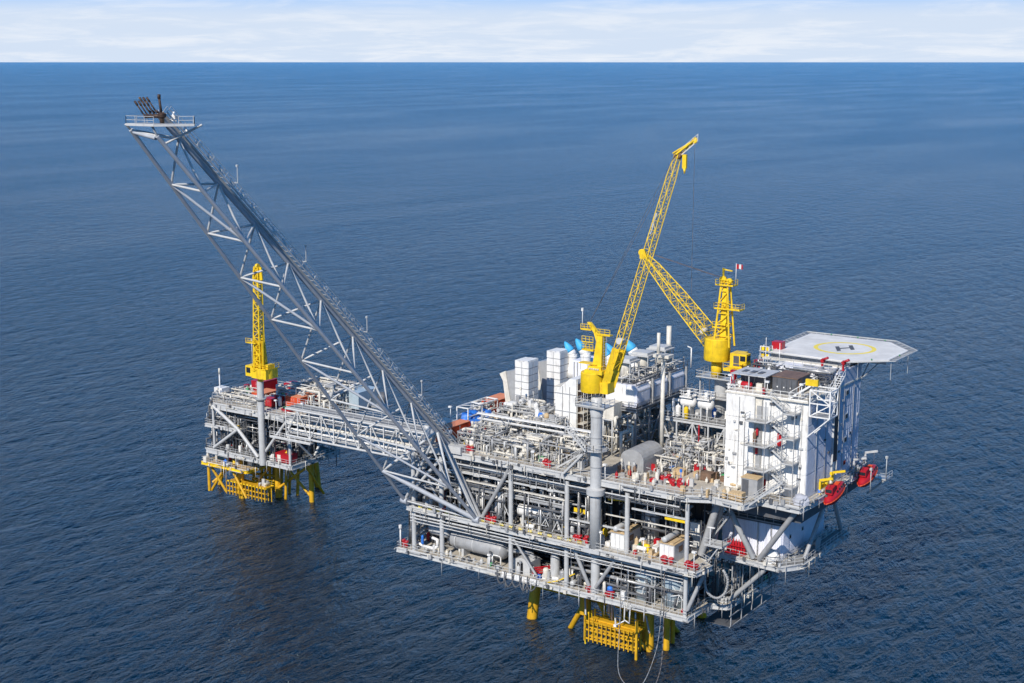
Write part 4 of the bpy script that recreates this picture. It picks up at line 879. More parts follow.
for k in range(4):
    z0, z1 = zs[k], zs[k + 1]
    for j in range(3): panel(X0 + j * 1.65, X0 + (j + 1) * 1.65, Y0 + .1 - .5, Y0, z0, z1, 'y', -1, 'white', .55)       # proud ribbed bay on the left
    MB().box(X0, X0 + 4.95, Y0 - .4, Y0 + .1, z0 + .02, z1 - .02).build('bay_wall', 'white', ab)
    for j in range(4): panel(X0 + 6.2 + j * 1.92, X0 + 6.2 + (j + 1) * 1.92, Y0 + .1, 0, z0, z1, 'y', -1, 'white', .7)
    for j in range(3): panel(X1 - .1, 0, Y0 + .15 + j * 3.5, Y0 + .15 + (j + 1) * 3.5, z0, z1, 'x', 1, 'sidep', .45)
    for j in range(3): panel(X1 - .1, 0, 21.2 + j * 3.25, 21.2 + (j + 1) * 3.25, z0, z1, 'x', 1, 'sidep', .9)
    MB().box(X0 + 4.95, X0 + 6.2, Y0 + .02, Y0 + .1, z0, z1).build('recess_wall', 'cream', ab)
    # windows on the side wall
    fr = MB().box(X1 - .02, X1 + .09, 24.2, 25.5, z0 + 1.9, z0 + 2.9).build('window', 'lgrey', ab)
    MB().box(X1 + .09, X1 + .12, 24.35, 25.35, z0 + 2.05, z0 + 2.75).build('pane', 'glass', fr)
    fr = MB().box(X0 + 5.2, X0 + 5.95, Y0 - .08, Y0 + .02, z0 + .1, z0 + 2.2).build('door', 'grey', ab)
    for q_, xx in enumerate((8.4, 11.0)): 
        d = MB().box(xx - .45, xx + .45, Y0 - .12, Y0 - .06, z0 + .12, z0 + 2.2).build('door', 'lgrey' if k % 2 else 'red', ab) if (k + q_) % 3 == 0 else None
    m = MB(); m.box(9.6, 10.0, Y0 - .3, Y0 - .05, z0 + 2.8, z0 + 3.05); m.build('wall_lamp', 'dark', ab)
MB().box(X1 - .05, X1 + .25, 19.3, 20.9, 36, 50.4).build('cable_slot', 'black', ab)
for y in (19.1, 21.0): MB().box(X1, X1 + .3, y, y + .15, 33.5, 50.4).build('vertical_trim', 'lgrey', ab)
MB().box(X0 - .2, X1 + .1, Y0 - .6, Y1 + .1, H0 - .15, H0 + .12).build('roof', 'cream', ab)
MB().box(X0 + 3, X1 - .1, 20.6, Y1, H0 + .12, 50.6).build('penthouse', 'lilac', ab)
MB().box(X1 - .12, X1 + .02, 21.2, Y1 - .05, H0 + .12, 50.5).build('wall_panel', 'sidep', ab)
railing(ab, [(X0 - .1, Y0 + 6, H0 + .1), (X0 - .1, Y0 - .4, H0 + .1), (X1, Y0 - .4, H0 + .1), (X1, 19, H0 + .1)], 'white')
q = random.Random(5)
for k in range(26):
    x = q.choice([q.uniform(X0 + .3, X0 + 4.6), q.uniform(X0 + 6.6, X1 - .6)]); z = q.uniform(33.2, 47.2); w_ = q.uniform(.12, .35); h_ = q.uniform(.15, .5)
    yy = Y0 - .62 if x < X0 + 4.8 else Y0 - .12
    MB().box(x - w_, x + w_, yy - .12, yy + .1, z, z + h_).build(q.choice(('vent', 'junction_box')), q.choice(('lgrey', 'dark', 'grey', 'cream')), ab)
for x in (X0 + 2.4, X0 + 7.6, X0 + 12.9): member(ab, 'conduit', (x, (Y0 - .66) if x < X0 + 5 else (Y0 - .1), 33), (x, (Y0 - .66) if x < X0 + 5 else (Y0 - .1), 47.6), .05, 'galv', 6)
for k in range(14):
    y = q.uniform(Y0 + .6, Y1 - .6); z = q.uniform(33.5, 47); MB().box(X1, X1 + .2, y, y + q.uniform(.2, .5), z, z + q.uniform(.15, .5)).build('vent', q.choice(('lgrey', 'dark', 'grey')), ab)
for y in (12.5, 16.2, 23.6, 27.8): member(ab, 'conduit', (X1 + .08, y, 33), (X1 + .08, y, 47.5), .05, 'grey', 6)
# stair tower on the front: landings and flights
for k in range(4):
    z0 = zs[k] + .1; za = z0; zm_ = z0 + 1.9; zb = z0 + 3.95
    yb = Y0 - 1.5
    stair_mb((9.4, yb - .9, za), (12.4, yb - .9, zm_), .8, (0, 1, 0)).build('stair_flight', 'lgrey', ab)
    stair_mb((12.6, yb + .3, zm_), (9.6, yb + .3, zb), .8, (0, 1, 0)).build('stair_flight', 'lgrey', ab)
    ld = MB().box(12.4, 14.4, yb - 1.0, yb + 1.3, zm_ - .06, zm_ + .06).build('stair_landing', 'galv', ab)
    railing(ld, [(12.4, yb - 1, zm_ + .05), (14.4, yb - 1, zm_ + .05), (14.4, yb + 1.3, zm_ + .05)], 'lgrey')
    if k: 
        ld = MB().box(6.0, 9.6, yb - .9, yb + 1.3, za - .12, za).build('stair_landing', 'galv', ab); railing(ld, [(9.5, yb - .9, za), (6, yb - .9, za), (6, yb + 1.2, za)], 'lgrey')
for x in (6.0, 9.5, 12.4, 14.4):
    beam(ab, 'stair_post', (x, Y0 - 2.5, ZT), (x, Y0 - 2.5, H0 - (.3 if x > 9 else 4)), .12, .12, 'galv')
# red fire gear in the recess
for z in (34.0, 38.6, 41.6): MB().lathe((X0 + 5.5, Y0 - .4, z), (0, 0, 1), [(.2, 0), (.22, .1), (.22, 1.1), (.1, 1.3)], 10).build('fire_extinguisher', 'red', ab)
MB().lathe((X0 + 5.2, Y0 - .6, 40.4), (0, 0, 1), [(.25, 0), (.3, .2), (.3, 1.6), (.1, 1.9)], 10).build('gas_bottle', 'brown', ab)
for z in (33, 37, 41, 45): member(ab, 'downpipe', (X0 + 6.1, Y0 - .1, z - .7), (X0 + 6.1, Y0 - .1, z + 3.2), .09, 'galv', 6)
# side stair frame hung on the front right corner
st = MB()
sf = thing('stair_frame', 'white braced stair frame hung outside the top right corner of the living quarters', 'stairs', (17, 10, 45))
x0, x1, y0, y1, z0, z1 = 15.9, 19.2, 8.6, 11.6, 46.0, 50.2
for x in (x0, x1):
    for y in (y0, y1): beam(sf, 'post', (x, y, z0), (x, y, z1), .2, .2, 'white')
for z in (z0, 48.1, z1):
    for y in (y0, y1): beam(sf, 'rail_beam', (x0, y, z), (x1, y, z), .18, .18, 'white')
    for x in (x0, x1): beam(sf, 'rail_beam', (x, y0, z), (x, y1, z), .18, .18, 'white')
for a, b in (((x0, y0, z0), (x1, y0, 48.1)), ((x1, y0, 48.1), (x0, y0, z1)), ((x1, y0, z0), (x1, y1, 48.1)), ((x1, y1, 48.1), (x1, y0, z1)), ((x1, y0, z0), (15.6, y0, 42.6)), ((x1, y1, z0), (15.6, y1, 42.6))): beam(sf, 'cross_brace', a, b, .16, .16, 'white')
MB().box(x0, x1, y0, y1, z0 - .1, z0).build('grating', 'galv', sf)
stair_mb((12.2, 8.8, 48.2), (16.4, 8.8, 51.2), 1, (0, 1, 0)).build('stair_flight', 'white', sf); stair_mb((17.2, 11.7, 48.1), (17.2, 17, 51.2), 1, (1, 0, 0)).build('stair_flight', 'white', sf)
MB().box(15, 17, 8.7, 9.2, 50.8, 51.8).build('yellow_sign', 'yellow', sf)
# roof plant
t = thing('ventilation_unit', 'dark grey ventilation unit with brown top on the living quarters roof', 'ventilation unit', (10.5, 13, H0 + .1))
MB().box(8.4, 12.6, 11.2, 16.2, 48.3, 50.9).build('casing', 'dark', t); MB().box(8.3, 12.7, 11.1, 16.3, 50.9, 51.05).build('lid', 'brown', t)
for k in range(5): MB().box(8.45 + k * .83, 8.45 + k * .83 + .74, 11.08, 11.2, 48.5, 50.7).build('side_panel', 'dark', t)
for k in range(3): MB().lathe((9.3 + k * 1.1, 11.08, 49.4), (0, -1, 0), [(.12, 0), (.12, .06)], 8).build('gauge', 'white', t)
MB().box(12.6, 12.7, 11.5, 12.9, 48.5, 50.7).build('rust_door', 'brown', t)
t = thing('roof_shelter', 'open roof shelter with flat grey panelled top on the left of the living quarters roof', 'shelter', (4.4, 13, H0 + .1))
for x in (1.6, 4.4, 7.2):
    for y in (11, 16): beam(t, 'post', (x, y, 48.2), (x, y, 50.6), .16, .16, 'lgrey')
for k in range(4): MB().box(1.3 + k * 1.55, 1.3 + k * 1.55 + 1.48, 10.7, 16.4, 50.6, 50.72 + .05 * (k % 2)).build('roof_panel', 'lgrey', t)
MB().box(1.8, 7.0, 13.5, 15.8, 48.2, 50.2).build('machinery', 'dark', t)
for k in range(3): MB().box(2.4 + k * 1.4, 3.2 + k * 1.4, 12.4, 14.0, 50.73, 50.85).build('roof_slot', 'dark', t)
t = thing('roof_ductwork', 'tangle of white ducts and pipes at the back of the living quarters roof', 'ducts', (6, 19, H0 + .1))
add_pipework(t, 51, (1, 15, 17, 23, 48.2, 51.0), 46, .08, .3); clutter(t, 52, (1, 15, 10, 22, 48.2), 26, mats=('white', 'cream', 'white', 'lgrey'), frac_red=.1)
MB().vessel((6.5, 18.5, 50), (6.5, 21.5, 50.4), .7).build('duct', 'white', t)
for k, (x, y, z) in enumerate(((3.0, 21, 48.2), (4.2, 22, 48.2))): MB().box(x, x + 1.0, y, y + 1.4, z, z + 2.5).build('cabinet', 'white', t)
# crew walkways and fire gear beside the roof
def red_box(label, x, y, z, sx, sy, sz, kind='fire_locker'):
    t = thing(kind, label, 'fire equipment', (x, y, z)); MB().box(x - sx / 2, x + sx / 2, y - sy / 2, y + sy / 2, z + .25, z + sz).build('body', 'red', t)
    MB().box(x - sx / 2 - .04, x + sx / 2 + .04, y - sy / 2 - .04, y + sy / 2 + .04, z + sz, z + sz + .06).build('lid', 'red', t)
    m = MB()
    for a in (-.35, .35):
        for b in (-.3, .3): m.box(x + sx * a - .06, x + sx * a + .06, y + sy * b - .06, y + sy * b + .06, z, z + .25)
    m.build('feet', 'dark', t); MB().box(x - .08, x + .08, y - sy / 2 - .07, y - sy / 2, z + sz * .4, z + sz * .6).build('handle', 'galv', t); return t
red_box('tall crimson fire locker at the left corner of the helideck', 1.2, 29.4, 50.2, 1.8, 1.5, 2.6)
red_box('crimson fire locker at the far left end of the living quarters roof', -.1, 24.2, 48.2, 1.1, 1.0, 2.1)
red_box('crimson box on the left front corner of the living quarters roof', .6, 13.2, 48.2, .8, .8, 2.4)
red_box('small red box at the middle of the front roof edge of the living quarters', 7.9, 9.0, 48.2, .5, .4, 1.1)
def monitor(label, x, y, z):
    t = thing('fire_monitor', label, 'fire equipment', (x, y, z)); MB().lathe((x, y, z), (0, 0, 1), [(.45, 0), (.2, .1), (.2, .9), (.34, 1.0), (.34, 1.4), (.15, 1.5)], 10).build('pedestal', 'red', t)
    MB().tube((x - .2, y, z + 1.3), (x + 1.1, y - .4, z + 1.9), .16, 8, .22).build('nozzle', 'red', t); MB().tube((x, y + .3, z + 1.2), (x, y + .38, z + 1.2), .4, 12).build('hand_wheel', 'red', t)
monitor('red foam monitor at the front right corner of the helideck', 15.5, 22.8, 50.7); monitor('red foam monitor at the front edge of the helideck left of the other', 12.0, 22.6, 50.7)

# ================================================================== HELIDECK
hd = thing('helideck', 'white helideck with grey H in a yellow ring overhanging the living quarters', 'helideck', (10, 36, 50.6))
HZ = 51.6; hp = [(0.6, 26.5), (14.6, 26.0), (20.3, 31.0), (20.3, 40.2), (15.2, 45.8), (.2, 45.8)]
MB().prism(hp, HZ - .35, HZ).build('landing_surface', 'heli', hd)
def off(poly, d):
    c = Vector((sum(p[0] for p in poly) / len(poly), sum(p[1] for p in poly) / len(poly))); r_ = []
    for p in poly: v = Vector(p) - c; r_.append(tuple(c + v * (1 + d / v.length)))
    return r_
op = off(hp, 1.5); em = MB()
for k in range(6): a, b = op[k], op[(k + 1) % 6]; em.bar((*a, HZ + .05), (*b, HZ + .05), .14, .14); 
for k in range(6):
    a, b, c, d = hp[k], hp[(k + 1) % 6], op[k], op[(k + 1) % 6]; n = max(2, int((Vector(a) - Vector(b)).length / 1.4))
    for i in range(n + 1):
        p = Vector(a).lerp(Vector(b), i / n); q = Vector(c).lerp(Vector(d), i / n); em.bar((p.x, p.y, HZ - .2), (q.x, q.y, HZ + .02), .08)
em.build('safety_net_frame', 'lgrey', hd)
for k in range(6):
    a, b, c, d = hp[k], hp[(k + 1) % 6], op[k], op[(k + 1) % 6]; m = MB()
    for i in range(1, 6):
        f = i / 6; p = Vector(a).lerp(Vector(c), f); q = Vector(b).lerp(Vector(d), f); m.bar((p.x, p.y, HZ - .2 + .22 * f), (q.x, q.y, HZ - .2 + .22 * f), .035)
    n = int((Vector(a) - Vector(b)).length / .35)
    for i in range(n): p = Vector(a).lerp(Vector(b), i / n); q = Vector(c).lerp(Vector(d), i / n); m.bar((p.x, p.y, HZ - .19), (q.x, q.y, HZ + .03), .03)
    m.build('safety_net', 'galv', hd, kind='stuff')
ip = off(hp, -.35); m = MB()
for k in range(6):
    a, b = ip[k], ip[(k + 1) % 6]; a2, b2 = off(ip, -.3)[k], off(ip, -.3)[(k + 1) % 6]; i = len(m.v); m.v += [(*a, HZ + .004), (*b, HZ + .004), (*b2, HZ + .004), (*a2, HZ + .004)]; m.f.append((i, i + 1, i + 2, i + 3)); m.sm.append(False)
m.build('edge_line', 'white', hd)
hc = Vector((10.5, 36.2)); m = MB(); n = 64
for k in range(n):
    a0 = 2 * math.pi * k / n; a1 = 2 * math.pi * (k + 1) / n; i = len(m.v)
    for r_, a_ in ((4.55, a0), (5.3, a0), (5.3, a1), (4.55, a1)): m.v.append((hc.x + r_ * math.cos(a_), hc.y + r_ * math.sin(a_), HZ + .005))
    m.f.append((i, i + 1, i + 2, i + 3)); m.sm.append(False)
m.build('yellow_ring', 'painty', hd)
# the letter H, its uprights along the far-near direction
m = MB(); hdx = Vector((.78, .62)); hdy = Vector((.62, -.78))
hdx = Vector((.62, .78)); hdy = Vector((.88, -.47))
u1 = Vector((.59, .81)); v1 = Vector((.45, -.89))
def hq(a0, a1, b0, b1):
    i = len(m.v)
    for a, b in ((a0, b0), (a1, b0), (a1, b1), (a0, b1)): p = hc + u1 * a + v1 * b; m.v.append((p.x, p.y, HZ + .006))
    m.f.append((i, i + 3, i + 2, i + 1)); m.sm.append(False)
hq(-1.75, -.95, -2.0, 2.0); hq(.95, 1.75, -2.0, 2.0); hq(-.95, .95, -.4, .4)
m.build('letter_H', 'paintg', hd)
sub = MB()
for y in (27.5, 32, 36.5, 41, 45): sub.bar((.8, y, HZ - .75), (19.4 if 30 < y < 42 else 15, y, HZ - .75), .25, .7)
for x in (2, 6.5, 11, 15.2): sub.bar((x, 26.6, HZ - 1.3), (x, 45, HZ - 1.3), .3, .6)
sub.build('under_frame', 'lgrey', hd)
for a, b in (((15.3, 31, 47), (15.2, 36, HZ - 1.5)), ((8, 31, 43), (8, 44, HZ - 1.5)), ((1, 31, 43), (2, 44, HZ - 1.5)), ((8, 31, 47), (8, 38, HZ - 1.5)), ((15.5, 30.5, 47.6), (18.2, 32, HZ - .9))):
    member(hd, 'support_strut', a, b, .12, 'lgrey')
for x, y in ((4, 27.5), (13, 27.5), (4, 23), (13, 30)): beam(hd, 'support_post', (x, y, 50.6), (x, y, HZ - 1.0), .3, .3, 'lgrey')
for x, y in ((20.9, 30.2), (21.4, 37), (18, 43.5), (16.4, 27.1)):
    m = MB(); m.bar((x, y, HZ), (x, y, HZ - 3.2), .07); m.build('net_hanger', 'lgrey', hd)
for k, (x, y) in enumerate(((1, 27), (4, 46.2), (9, 46.2), (14, 46.2), (20.6, 35), (18, 29))):
    MB().lathe((x, y, HZ), (0, 0, 1), [(.12, 0), (.14, .15), (.08, .25)], 8).build('edge_light', 'green', hd)
railing(hd, [(1.5, 20.9, 50.7), (15.4, 20.9, 50.7), (15.4, 26, 50.7)], 'lgrey')
MB().box(0.4, 14.6, 24.6, 26.2, 50.6, 50.75).build('access_walkway', 'cream', hd)
# ================================================================== LOWER WHITE MODULE AND LIFEBOATS
t = thing('machinery_module', 'white ribbed machinery module between the middle and main decks below the living quarters', 'module', (6, 20, ZM))
MB().box(.3, 10.9, 11.4, 29, ZM + .02, 26.4).build('core_wall', 'lilac', t)
for k in range(8):
    x = .3 + k * 1.325; m = MB().box(x + .03, x + 1.3, 11.3, 11.4, ZM + .1, 26.3)
    for j in range(3): m.box(x + .15 + j * .42, x + .3 + j * .42, 11.22, 11.3, ZM + .2, 26.2)
    m.build('wall_panel', 'lilac', t)
for k in range(6):
    y = 11.6 + k * 2.9; m = MB().box(10.9, 11.0, y, y + 2.84, ZM + .1, 26.3)
    for j in range(6): m.box(11.0, 11.06, y + .15 + j * .45, y + .3 + j * .45, ZM + .2, 26.2)
    m.build('wall_panel', 'lilac', t)
MB().box(.1, 11.1, 11.1, 29.1, 26.4, 26.6).build('roof', 'dark', t); railing(t, [(.2, 11.2, 26.6), (11, 11.2, 26.6), (11, 28, 26.6)], 'grey')
for x in (2.5, 6.8, 9.2): member(t, 'downpipe', (x, 11.1, ZM + .1), (x, 11.1, 26.4), .1, 'galv', 8)
for y in (14, 19): m = MB().box(11.06, 11.12, y, y + .7, 23.5, 24.2); f_ = m.build('window', 'lgrey', t); MB().box(11.12, 11.15, y + .1, y + .6, 23.6, 24.1).build('pane', 'glass', f_)
m = MB(); m.box(1.6, 5.0, 10.2, 11.0, ZM + .1, 22.9)
rk = thing('gas_bottle_rack', 'red rack of bottles against the white module wall on the middle deck', 'bottle rack', (3.3, 10.6, ZM))
MB().box(1.5, 5.1, 10.0, 11.0, ZM + .05, ZM + .2).box(1.5, 5.1, 10.0, 10.08, 21.9, 22.1).build('rack_frame', 'red', rk)
for k in range(7): MB().lathe((1.8 + k * .5, 10.5, ZM + .2), (0, 0, 1), [(.2, 0), (.21, .1), (.21, 1.8), (.08, 2.1), (.08, 2.3)], 10).build('bottle', 'red', rk)
t = thing('cable_reel', 'grey hose reel on the outer side platform below the lifeboat', 'reel', (13.4, 20, ZM)); MB().tube((13.0, 19, 21.9), (14.0, 19, 21.9), .5, 14).build('drum', 'grey', t)
for s_ in (12.9, 14.0): MB().tube((s_, 19, 21.9), (s_ + .08, 19, 21.9), 1.1, 18).build('flange', 'grey', t)
MB().box(12.8, 14.2, 18.6, 19.4, ZM + .1, 21.0).build('stand', 'grey', t)
t = thing('covered_bundle', 'large white sheeted bundle at the front corner of the side platform', 'bundle', (11.5, 9.4, ZM))
def blob(c, sx, sy, sz, seed, n=10):
    q = random.Random(seed); m = MB(); i0 = 0; rings = 6
    for j in range(rings + 1):
        ph = math.pi / 2 * j / rings
        for k in range(n):
            a = 2 * math.pi * k / n; r_ = math.cos(ph) ** .6 * (1 + q.uniform(-.16, .16)) if j < rings else .01
            m.v.append((c[0] + sx * r_ * math.cos(a), c[1] + sy * r_ * math.sin(a), c[2] + sz * math.sin(ph) * (1 + q.uniform(-.1, .1))))
    for j in range(rings):
        for k in range(n): m.f.append((j * n + k, j * n + (k + 1) % n, (j + 1) * n + (k + 1) % n, (j + 1) * n + k)); m.sm.append(j > 3)
    m.f.append(tuple(reversed(range(n)))); m.sm.append(False)
    return m
blob((9.9, 9.9, ZM + .05), 1.3, 1.0, 2.2, 3, 14).build('cover', 'white', t); m = MB()
for z in (21.1, 21.8): m.path([(9.9 + 1.42 * math.cos(a), 9.9 + 1.12 * math.sin(a), z) for a in [2 * math.pi * k / 14 for k in range(15)]], .04, 4)
m.build('lashing', 'rope', t)
def lifeboat(label, x, y, z):
    t = thing('lifeboat', label, 'lifeboat', (x, y, z), 'enclosed lifeboats on the right side')
    K = 1.3
    n = 14; prof = []; rings = 15; m = MB(); L = 7.2
    for j in range(rings):
        f = j / (rings - 1); yy = (f - .5) * L; s = max(.04, math.sin(math.pi * min(max(f, .0), 1)) ** .55)
        w_ = 1.12 * s; hb = 1.15 * s ** .7; keel = -hb + .35 * (abs(f - .5) * 2) ** 2
        for k in range(n):
            a = 2 * math.pi * k / n; ca, sa = math.cos(a), math.sin(a)
            px = w_ * math.copysign(abs(ca) ** .75, ca)
            pz = (1.2 * s * abs(sa) ** .8) if sa > 0 else keel * abs(sa) ** .9
            m.v.append((x + px, y + yy, z + 1.25 + pz))
    for j in range(rings - 1):
        for k in range(n): m.f.append((j * n + k, j * n + (k + 1) % n, (j + 1) * n + (k + 1) % n, (j + 1) * n + k)); m.sm.append(True)
    m.f.append(tuple(range(n))); m.sm.append(False); m.f.append(tuple((rings - 1) * n + k for k in reversed(range(n)))); m.sm.append(False)
    m.build('hull', 'red', t, fixn=True)
    tl = lambda o_: [setattr(v_, 'co', Vector((v_.co.x, v_.co.y, v_.co.z + .26 * v_.co.y))) for v_ in o_.data.vertices]
    b = MB()
    for sx in (-1, 1):
        pts = []
        for j in range(13):
            f = j / 12; s = max(.05, math.sin(math.pi * f) ** .55); pts.append((x + sx * 1.17 * s, y + (f - .5) * L, z + 1.3))
        b.path(pts, .09, 6)
    b.build('rubbing_strake', 'orange', t)
    MB().box(x - .6, x + .6, y - 2.4, y - 1.0, z + 2.3, z + 3.3).build('wheelhouse', 'red', t)
    MB().box(x - .5, x + .5, y - 2.46, y - 2.4, z + 2.6, z + 3.1).build('windscreen', 'glass', t)
    for k in range(4):
        for sx in (-1, 1): MB().box(x + sx * .82 - .12, x + sx * .82 + .12, y - 1.0 + k * .8, y - .6 + k * .8, z + 2.0, z + 2.25).build('porthole', 'glass', t)
    MB().box(x - .35, x + .35, y + .6, y + 1.4, z + 2.3, z + 2.55).build('hatch', 'orange', t)
    MB().tube((x, y + L * .5 - .2, z + .7), (x, y + L * .5 - .2, z + .1), .2, 8).build('propeller_guard', 'dark', t)
    for o_ in t.children: tl(o_)
    return t
lifeboat('nearer red enclosed lifeboat hanging beside the foot of the living quarters', 17.8, 15.6, 30.8)
lifeboat('farther red enclosed lifeboat hanging beyond the far corner of the living quarters', 17.9, 30.0, 30.2)
for k, (y, lb) in enumerate(((15.8, 'yellow davit frame holding the nearer lifeboat'), (30.4, 'grey davit frame holding the farther lifeboat'))):
    t = thing('lifeboat_davit', lb, 'davit', (16, y, ZT)); mt = ('yellow', 'lgrey')[k]
    for s_ in (-2.6, 2.6):
        beam(t, 'davit_post', (16.3, y + s_, 31), (16.3, y + s_, 34.4), .3, .3, mt); beam(t, 'davit_arm', (16.2, y + s_, 34.6), (18.4, y + s_, 35.2), .28, .35, mt)
        m = MB(); m.path([(17.8, y + s_, 35.0), (17.8, y + s_, 33)], .04, 4); m.build('fall_wire', 'rope', t)
    beam(t, 'davit_tie', (16.3, y - 2.6, 34.0), (16.3, y + 2.6, 34.0), .2, .2, mt)
    m = MB().tube((16.1, y - .8, 33.4), (16.1, y + .8, 33.4), .45, 12); m.box(15.9, 16.9, y - 1.4, y + 1.4, 32.7, 33.0); m.build('winch', mt, t)
    clutter(t, 60 + k, (16.0, 16.6, y - 3, y + 3, ZT), 9, mats=('yellow', 'cream') if k == 0 else ('grey', 'dark'), big=.7)
m = MB(); bd = thing('lifeboat_platform', 'narrow grey walkway with rails outside the lifeboats at the far right corner', 'walkway', (18, 34, 30))
MB().box(16.3, 19.2, 35.6, 38.5, 29.4, 29.55).build('grating', 'galv', bd); railing(bd, [(16.4, 35.6, 29.5), (19.2, 35.6, 29.5), (19.2, 38.5, 29.5)], 'lgrey'); member(bd, 'strut', (18.8, 36, 29.4), (15.8, 36, 26.5), .2, 'lgrey')
for x, y in ((19.4, 27.5), (19.0, 36)): m = MB().tube((x, y, 29.5), (x, y, 33.4), .07, 6); m.box(x - .2, x + .2, y - .2, y + .2, 33.3, 33.7); m.build('lamp_post', 'lgrey', bd)
t = thing('sheeted_crate', 'crate under a loose grey sheet on the deck edge beside the nearer lifeboat', 'crate', (15.6, 6.6, ZT))
blob((15.9, 6.6, ZT), 1.4, 1.1, 1.6, 9, 9).build('cover', 'cloth', t)
t = thing('timber_crate', 'pale timber crate on the main deck edge at the foot of the quarters stairs', 'crate', (7.2, 3, ZT))
MB().box(5.6, 7.9, 2.2, 3.6, ZT + .1, ZT + 1.3).build('box', 'wood', t)
for k in range(5): MB().box(5.6 + k * .47, 5.6 + k * .47 + .38, 2.12, 2.2, ZT + .1, ZT + 1.3).build('plank', 'wood', t)
t = thing('grey_cabinet', 'square grey cabinet with tan top behind the timber crate on the main deck', 'cabinet', (8, 5, ZT))
MB().box(6.2, 9.0, 5.4, 7.6, ZT, ZT + 3.0).build('body', 'grey', t); MB().box(6.1, 9.1, 5.3, 7.7, ZT + 3.0, ZT + 3.12).build('lid', 'wood', t); MB().box(6.4, 7.5, 5.32, 5.4, ZT + .2, ZT + 2.8).build('door', 'dark', t)
t = thing('deck_stair', 'grey stair rising from the main deck edge to the quarters at the right end', 'stairs', (10, 4, ZT))
stair_mb((8.8, 2.0, ZT - .6), (13.2, 5.4, 35.6), .9, (-.5, .8, 0)).build('flight', 'lgrey', t)

# ================================================================== MAIN DECK MODULES
container('red_container', 'orange-red container with faded roof nearest the flare boom heel', -53.2, -50.8, 3.2, 10.6, ZT + .02, 2.9, 'orange', 'roofor')
container('red_container', 'orange-red container standing behind the blue tarpaulin frame', -57.6, -54.2, 23.5, 29.8, ZT + .4, 3.2, 'orange', 'roofor')
container('white_container', 'long white container beside the red one at the left end of the main deck', -56.8, -53.5, 4.4, 10.8, ZT + .02, 2.6, 'white', 'cream')
t = thing('blue_container', 'small dark blue tank crate behind the red container near the boom', 'tank crate', (-51, 12, ZT)); MB().box(-52.0, -50.2, 11.4, 13.4, ZT + .1, ZT + 2.6).build('body', 'blue', t)
for x in (-52.1, -50.2): 
    for y in (11.3, 13.4): MB().box(x, x + .1, y, y + .1, ZT, ZT + 2.8).build('post', 'wood', t)
t = thing('cargo_rack', 'open white pipe frame over a heap covered by blue tarpaulin', 'frame', (-55, 19, ZT))
for x in (-59.0 + 2.2, -54.2):
    for y in (14.5, 19.0, 24.0): beam(t, 'frame_post', (x, y, ZT), (x, y, 36.2), .2, .2, 'white')
    beam(t, 'frame_rail', (x, 14.4, 36.2), (x, 24.1, 36.2), .22, .22, 'white'); beam(t, 'frame_rail', (x, 14.4, 34.6), (x, 24.1, 34.6), .18, .18, 'white')
for y in (14.5, 19.0, 24.0): beam(t, 'frame_rail', (-56.8, y, 36.25), (-54.2, y, 36.25), .2, .2, 'white')
for y in (16, 21): beam(t, 'frame_rail', (-56.8, y, 36.2), (-54.2, y + 2, 36.2), .12, .12, 'lgrey')
add_pipework(t, 71, (-56.6, -54.3, 19.5, 23.8, 34.6, 36.1), 16, .08, .18)
t = thing('blue_tarpaulin', 'crumpled bright blue tarpaulin over cargo inside the white pipe frame', 'tarpaulin', (-55, 17, ZT))
blob((-55.6, 17.2, ZT + .02), 2.0, 2.6, 2.7, 21, 13).build('cover', 'blue', t); blob((-54.6, 20.6, ZT + .02), 1.3, 1.6, 2.6, 22, 11).build('cover', 'blue', t)
t = thing('cable_drum', 'round cream cable drum standing before the red container near the boom', 'cable drum', (-49.4, 3, ZT)); MB().tube((-49.6, 2.4, ZT + .95), (-49.6, 3.4, ZT + .95), .5, 16).build('core', 'cream', t)
for y in (2.3, 3.4): MB().tube((-49.6, y, ZT + .95), (-49.6, y + .1, ZT + .95), .95, 20).build('flange', 'cream', t)
